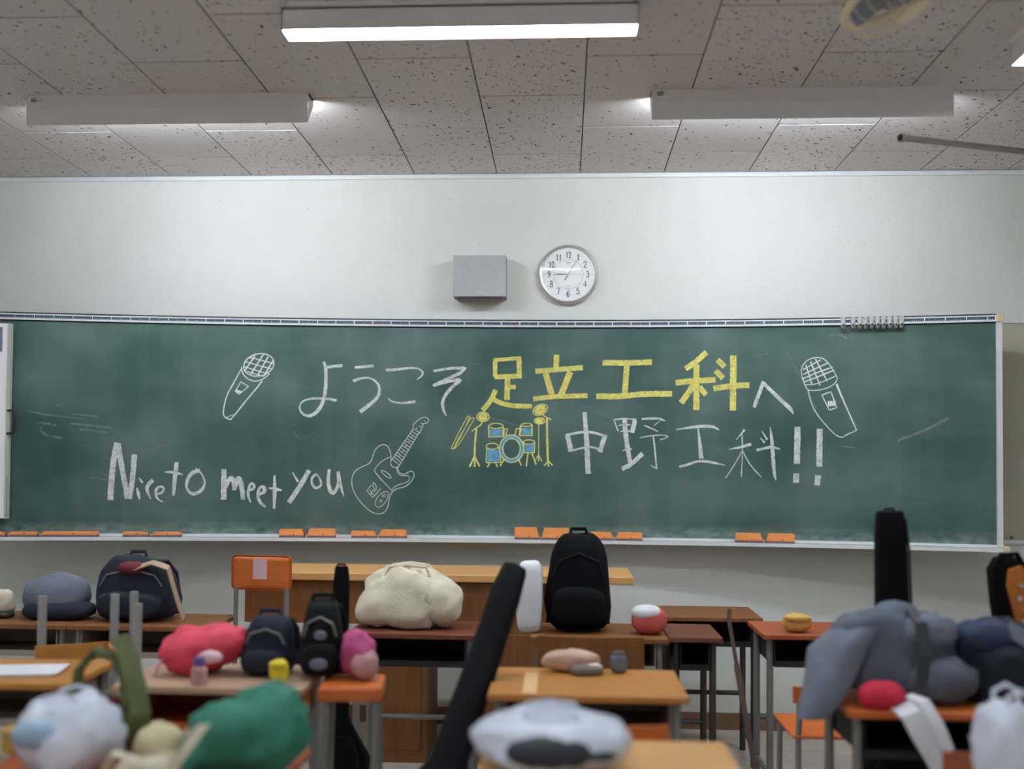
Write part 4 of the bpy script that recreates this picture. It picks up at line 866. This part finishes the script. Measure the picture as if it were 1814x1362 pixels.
obj('fold', B(puff, (w_*.2, .02, h*.62), (w_*.28, .09, h*.34), 2.2, .015, 4), M_teal, t, smooth=True)
t, w_, d, h = soft('cream_towel', 'crumpled cream towel between the olive and green bags', 'towel', 282, 1330, -3.18, 80, 72, mat('cream_towelling', (206, 196, 156), .95, 0, .06, 20, .4, 200), .14, z=NZ, e=2.1, amp=.02, seed=18)
obj('fold', B(puff, (.02, -.04, h*.3), (.05, .05, h*.28), 2.2, .01, 4, 8, .001), MATS['cream_towelling'], t, smooth=True)
t, w_, d, h = soft('canvas_tote', 'off white tote with long handle loops at the bottom left', 'bag', 262, 1375, -3.45, 120, 70, M_cream, .12, z=NZ, e=2.3, amp=.02, seed=19)
obj('handle', B(strap, [(-.09, -.05, h*.6), (-.06, -.06, h*1.25), (0, -.06, h*1.1), (.06, -.06, h*1.35), (.11, -.05, h*1.8)], .03, .006, (.2, 1, 0)), M_cream, t)
obj('handle', B(strap, [(.02, -.07, h*.4), (.08, -.08, h*.9), (.12, -.07, h*1.5), (.15, -.05, h*2.0)], .03, .006, (.9, .3, 0)), M_cream, t)
t, w_, d, h = soft('rust_pouch', 'rust red folded pouch in the bottom left corner', 'pouch', 40, 1375, -3.46, 100, 40, M_redwood, .10, z=NZ, e=3, amp=.006, seed=3)
obj('pale_trim', B(puff, (.03, -.03, h*.9), (.05, .03, .008), 2.4, .002, 3), M_rose, t, smooth=True)
t, w_, d, h = soft('ochre_pouch', 'small ochre pouch at the left edge, above the rust pouch', 'pouch', 24, 1320, -3.1, 36, 52, M_gold, .06, z=NZ, e=2.6, amp=.004, seed=6)
obj('flap', B(puff, (0, -.02, h*.8), (w_*.48, .02, h*.15), 2.6, .002, 1), M_gold, t, smooth=True)
# centre: white carrier bag on the nearest desk
t, w_, d, h = soft('carrier_bag', 'big white plastic carrier bag with a black print on the nearest desk', 'bag', 975, 1362, -3.48, 265, 98, M_poly, .27, e=2.3, amp=.035, seed=21, fr=7)
obj('dark_print', B(puff, (.0, -d*.40, h*.48), (.095, .035, .036), 2.2, .01, 2), M_darkprint, t, smooth=True)
obj('dark_print', B(puff, (.10, -d*.36, h*.42), (.05, .03, .012), 2.2, .006, 4), M_darkprint, t, smooth=True)
handles(t, w_, d, h*.94, M_poly, .02, .005)
# centre desk small things
p = W(1040, 1196, Z=DZ)
t = thing('pencil_case', 'flat grey pencil case on the ochre centre desk', 'pencil case', (p.x, p.y, DZ), .15)
obj('body', B(puff, (0, 0, .016), (.055, .028, .016), 3, .003, 2, 12, 0), mat('warm_grey_cloth', (110, 104, 98), .8), t, smooth=True)
obj('zip', B(tube, [(-.05, -.004, .031), (0, -.006, .034), (.05, -.004, .031)], .003, 6), M_steel, t)
p = W(940, 1210, Z=DZ); o = obj('paper_strip', B(box, p.x-.022, p.x+.022, -2.64, -2.30, DZ, DZ+.001), mat('pale_tan_paper', (214, 172, 126), .8)); tag(o, 'pale paper strip lying across the ochre centre desk', 'paper')
t, w_, d, h = soft('plastic_wrapper', 'crumpled pinkish plastic wrapper at the back of the ochre desk', 'wrapper', 1010, 1188, -2.26, 100, 40, mat('pinkish_film', (190, 160, 140), .4, 0, .1), .08, e=2.2, amp=.012, seed=5, fr=16)
obj('fold', B(puff, (.05, -.01, .02), (.05, .03, .02), 2.2, .008, 4, 16, 0), MATS['pinkish_film'], t, smooth=True)
t, w_, d, h = soft('drink_can', 'small blue grey tin behind the ochre desk\'s right half', 'tin', 1096, 1186, -2.27, 30, 34, M_bluegrey, .05, e=3, amp=0, seed=5)
obj('lid', B(loft, [(0, 0, h, .02, .02), (0, 0, h+.006, .02, .02)], 16, 2), M_steel, t, smooth=True)
# red and white bag right of backpack
t, w_, d, h = soft('lunch_bag', 'small red and white lunch bag right of the black backpack', 'bag', 1149, 1140, -1.36, 62, 50, mat('coral_cloth', (190, 86, 78), .8, 0, .1), .12, e=2.4, amp=.01, seed=5, z=.70)
obj('white_top', B(puff, (-.01, -.01, h*.75), (w_*.42, .06, h*.28), 2.3, .006, 2), M_whitecloth, t, smooth=True)
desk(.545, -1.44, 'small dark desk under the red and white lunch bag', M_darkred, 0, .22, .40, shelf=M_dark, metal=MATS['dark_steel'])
p = W(1166, 1100, Y=-1.2); t = thing('umbrella', 'thin dark furled umbrella standing behind the lunch bag', 'umbrella', (.80, -1.55, 0), rot=(-.02, -.17, 0))
obj('canopy', B(loft, [(0, 0, .03, .004, .004), (0, 0, .10, .008, .008), (0, 0, .60, .013, .013), (0, 0, .64, .007, .007)], 12, 2), mat('brown_grey_cloth', (92, 76, 68), .8), t, smooth=True)
obj('handle', B(tube, [(0, 0, .62), (0, 0, .80), (.01, 0, .84)], .008, 8), MATS['brown_grey_cloth'], t, smooth=True)
# right group
p = W(1411, 1135, Z=DZ)
t, w_, d, h = soft('yellow_pouch', 'dull yellow pouch on the reddish desk at right', 'pouch', 1411, 1140, -1.24, 52, 34, mat('dull_yellow_cloth', (200, 160, 84), .8), .08, e=2.4, amp=.005, seed=4)
obj('flap', B(puff, (0, -.02, h*.75), (w_*.45, .03, h*.2), 2.4, .002, 2), MATS['dull_yellow_cloth'], t, smooth=True)
RY = -2.58
c = W(1575, 1245, Y=RY); t = thing('grey_jacket', 'grey jacket heaped over a bag with a sleeve hanging down', 'jacket', (c.x, RY, DZ))
obj('body', B(puff, (.02, .02, .13), (.21, .13, .145), 2.3, .035, 31, 9, .03), M_greycloth, t, smooth=True)
obj('sleeve', B(loft, [(-.262, -.18, -.03, .045, .03), (-.25, -.165, .0, .055, .04), (-.225, -.13, .05, .07, .055), (-.17, -.06, .15, .09, .08), (-.08, .0, .22, .08, .08)], 24, 2.2, .02, 3, 14), M_bluegrey, t, smooth=True)
obj('collar_fold', B(puff, (.10, -.04, .20), (.09, .08, .06), 2.2, .02, 8, 12), M_bluegrey, t, smooth=True)
obj('lower_fold', B(puff, (.12, -.09, .07), (.11, .07, .07), 2.2, .02, 5, 12, .001), M_greycloth, t, smooth=True)
obj('dark_strap', B(strap, [(.055, -.02, .275), (.06, -.115, .24), (.06, -.15, .15), (.045, -.16, .06)], .035, .006, (1, 0, 0)), M_darkprint, t)
t, w_, d, h = soft('crimson_pouch', 'crimson pouch tucked under the grey jacket', 'pouch', 1562, 1240, -2.745, 78, 46, M_red, .09, e=2.2, amp=.008, seed=6)
obj('fold', B(puff, (.02, -.015, h*.5), (w_*.25, .04, h*.35), 2.2, .006, 2), M_red, t, smooth=True)
c = W(1735, 1240, Y=RY)
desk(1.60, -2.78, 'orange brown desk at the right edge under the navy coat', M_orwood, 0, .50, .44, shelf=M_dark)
t = thing('navy_coat', 'navy coat heap with a grey strap at the right edge', 'coat', (c.x+.07, RY, DZ))
obj('body', B(puff, (0, 0, .10), (.17, .14, .14), 2.3, .03, 41, 9, .002), M_navy, t, smooth=True)
obj('upper_fold', B(puff, (-.06, -.03, .19), (.10, .09, .055), 2.2, .02, 5, 12), mat('dusty_navy_cloth', (40, 52, 78), .85, 0, .1), t, smooth=True)
obj('grey_strap', B(strap, [(-.02, -.10, .225), (.04, -.15, .185), (.10, -.17, .14), (.18, -.16, .12)], .05, .012, (.2, .3, 1)), M_bluegrey, t)
p = W(1600, 1232, Y=-2.80)
t = thing('white_towel', 'limp white towel hanging off the orange brown desk edge', 'towel', (p.x, -2.80, DZ))
obj('cloth', B(strap, [(-.0, .10, .012), (.01, .0, .014), (.02, -.03, .004), (.045, -.05, -.05), (.075, -.055, -.10), (.095, -.06, -.14)], .075, .014, (1, .1, .4)), M_whitecloth, t, smooth=True)
obj('fold', B(strap, [(.03, .06, .03), (.05, -.02, .03), (.075, -.055, -.02), (.10, -.065, -.09)], .035, .02, (1, .2, .2)), M_whitecloth, t, smooth=True)
desk(1.30, -3.66, 'pale desk at the bottom right corner under the lavender carrier bag', M_tan, 0, .5, .42, h=.60)
t, w_, d, h = soft('carrier_bag', 'lavender white carrier bag at the bottom right edge', 'bag', 1795, 1362, -3.30, 125, 165, M_poly, .22, z=.60, e=2.4, amp=.025, seed=24)
handles(t, w_, d, h*.95, M_poly, .05, .006)
# gig bags
def gig(label, base, rot, L_, m, wide=.17, neck=.055, dep=.05, cut=False, name='gig_bag'):
    t = thing(name, label, 'instrument bag', base, rot=rot)
    st = [(0, 0, 0, wide*.7, dep*.7), (0, 0, .02, wide*.9, dep), (0, 0, L_*.10, wide, dep*1.1), (0, 0, L_*.20, wide*.86, dep*1.1), (0, 0, L_*.28, wide*.9, dep*1.05), (0, 0, L_*.35, wide*.62, dep), (0, 0, L_*.42, neck*1.15, dep*.9), (0, 0, L_*.75, neck, dep*.75), (0, 0, L_*.93, neck*.95, dep*.7), (0, 0, L_*.99, neck*.82, dep*.6), (0, 0, L_, neck*.72, dep*.5)]
    obj('case', B(loft, st, 32, 3, .004, 3), m, t, smooth=True)
    obj('front_pocket', B(loft, [(0, -dep*1.15, L_*.05, wide*.6, .015), (0, -dep*1.2, L_*.1, wide*.72, .022), (0, -dep*1.15, L_*.3, wide*.62, .02), (0, -dep*1.05, L_*.36, wide*.4, .01)], 24, 3), m, t, smooth=True)
    obj('piping', B(tube, [(neck*.8, -dep*.55, L_*.98), (neck*.95, -dep*.62, L_*.9), (neck, -dep*.66, L_*.72), (neck*1.1, -dep*.75, L_*.44), (wide*.62, -dep*.85, L_*.35), (wide*.85, -dep*.95, L_*.28)], .004, 6), M_blackgloss, t)
    obj('hanging_loop', B(tube, [(-.018, 0, L_-.005), (-.014, 0, L_+.007), (.014, 0, L_+.007), (.018, 0, L_-.005)], .004, 8), m, t, smooth=True)
    return t
tp = W(912, 1003, Y=-2.30)
base = W(908-130*1.66, 1003+600, Y=-2.75)
vec = tp-Vector((base.x, -2.72, 0)); b0 = Vector((base.x, -2.72, .01)); vec = tp-b0; L_ = vec.length
q = vec.to_track_quat('Z', 'Y'); 
g = gig('black guitar gig bag leaning diagonally against the ochre centre desk', b0, q.to_euler(), L_, M_blackgloss, .17, .052, .05)
g.rotation_euler = (Matrix.Rotation(math.atan2(vec.x, vec.z), 3, 'Y') @ Matrix.Rotation(-math.asin(vec.y/L_), 3, 'X')).to_euler()
tp = W(1578, 905, Y=-2.22); L_ = tp.z
gig('tall black gig bag standing upright behind the grey jacket', (tp.x+.02, -2.22, .01), (0, -.02, 0), L_-.01, M_black, .15, .055, .055)
tp = W(605, 1003, Y=-1.85)
gig('thin black gig bag neck rising behind the black backpack on the left', (tp.x, -1.85, .01), (0, 0, 0), tp.z-.01, M_black, .13, .032, .03)
# open case with a sunburst headstock at the right edge
tp = W(1792, 986, Y=-2.22)
ax = Vector((-.17, .0, 1)).normalized()
t = thing('gig_bag', 'open black gig bag rim around the brown headstock, right edge', 'instrument bag', (tp.x+.19, -2.22, .01), rot=(0, -.19, 0))
L_ = tp.z/math.cos(.19)
obj('shell', B(loft, [(0, .03, 0, .17, .05), (0, .03, L_*.25, .17, .055), (0, .03, L_*.45, .10, .05), (0, .03, L_*.6, .075, .045), (0, .03, L_*.85, .07, .04), (0, .03, L_*.96, .058, .035), (0, .03, L_-.01, .03, .02)], 28, 2.4), M_black, t, smooth=True)
obj('rim', B(tube, [(-.072, -.02, L_*.6), (-.069, -.02, L_*.85), (-.056, -.02, L_*.96), (-.02, -.02, L_), (.03, -.02, L_-.005), (.066, -.02, L_*.9), (.07, -.02, L_*.7)], .010, 8), M_black, t, smooth=True)
t2 = thing('electric_bass', 'brown lacquered headstock and neck inside the open gig bag', 'guitar', (tp.x+.19, -2.30, .03), rot=(0, -.19, 0))
def hsk(bm):
    pts = [(-.022, L_*.74), (-.040, L_*.80), (-.046, L_*.90), (-.030, L_*.945), (.012, L_*.95), (.034, L_*.90), (.038, L_*.80), (.022, L_*.74)]
    a = [bm.verts.new((x, -.008, z)) for x, z in pts]; b = [bm.verts.new((x, .008, z)) for x, z in pts]
    bm.faces.new(a); bm.faces.new(b[::-1])
    for i in range(len(pts)): bm.faces.new((a[i], a[(i+1) % len(pts)], b[(i+1) % len(pts)], b[i]))
obj('headstock', B(hsk), M_hose, t2)
obj('neck', B(box, -.022, .022, -.008, .012, L_*.38, L_*.74, .004), M_hose, t2)
obj('fretboard', B(box, -.020, .020, -.012, -.008, L_*.38, L_*.735), M_ebony, t2)
obj('body', B(loft, [(0, .0, 0, .08, .02), (0, 0, .03, .13, .022), (0, 0, L_*.14, .15, .022), (0, 0, L_*.26, .115, .022), (0, 0, L_*.36, .12, .022), (0, 0, L_*.42, .05, .02)], 28, 2.2), M_hose, t2, smooth=True)
for k in range(4): obj('tuning_peg', B(tube, [(-.02+.012*(k % 2), -.009, L_*(.79+.035*k)), (-.02+.012*(k % 2), -.022, L_*(.79+.035*k))], .008, 12), M_chrome, t2, smooth=True)
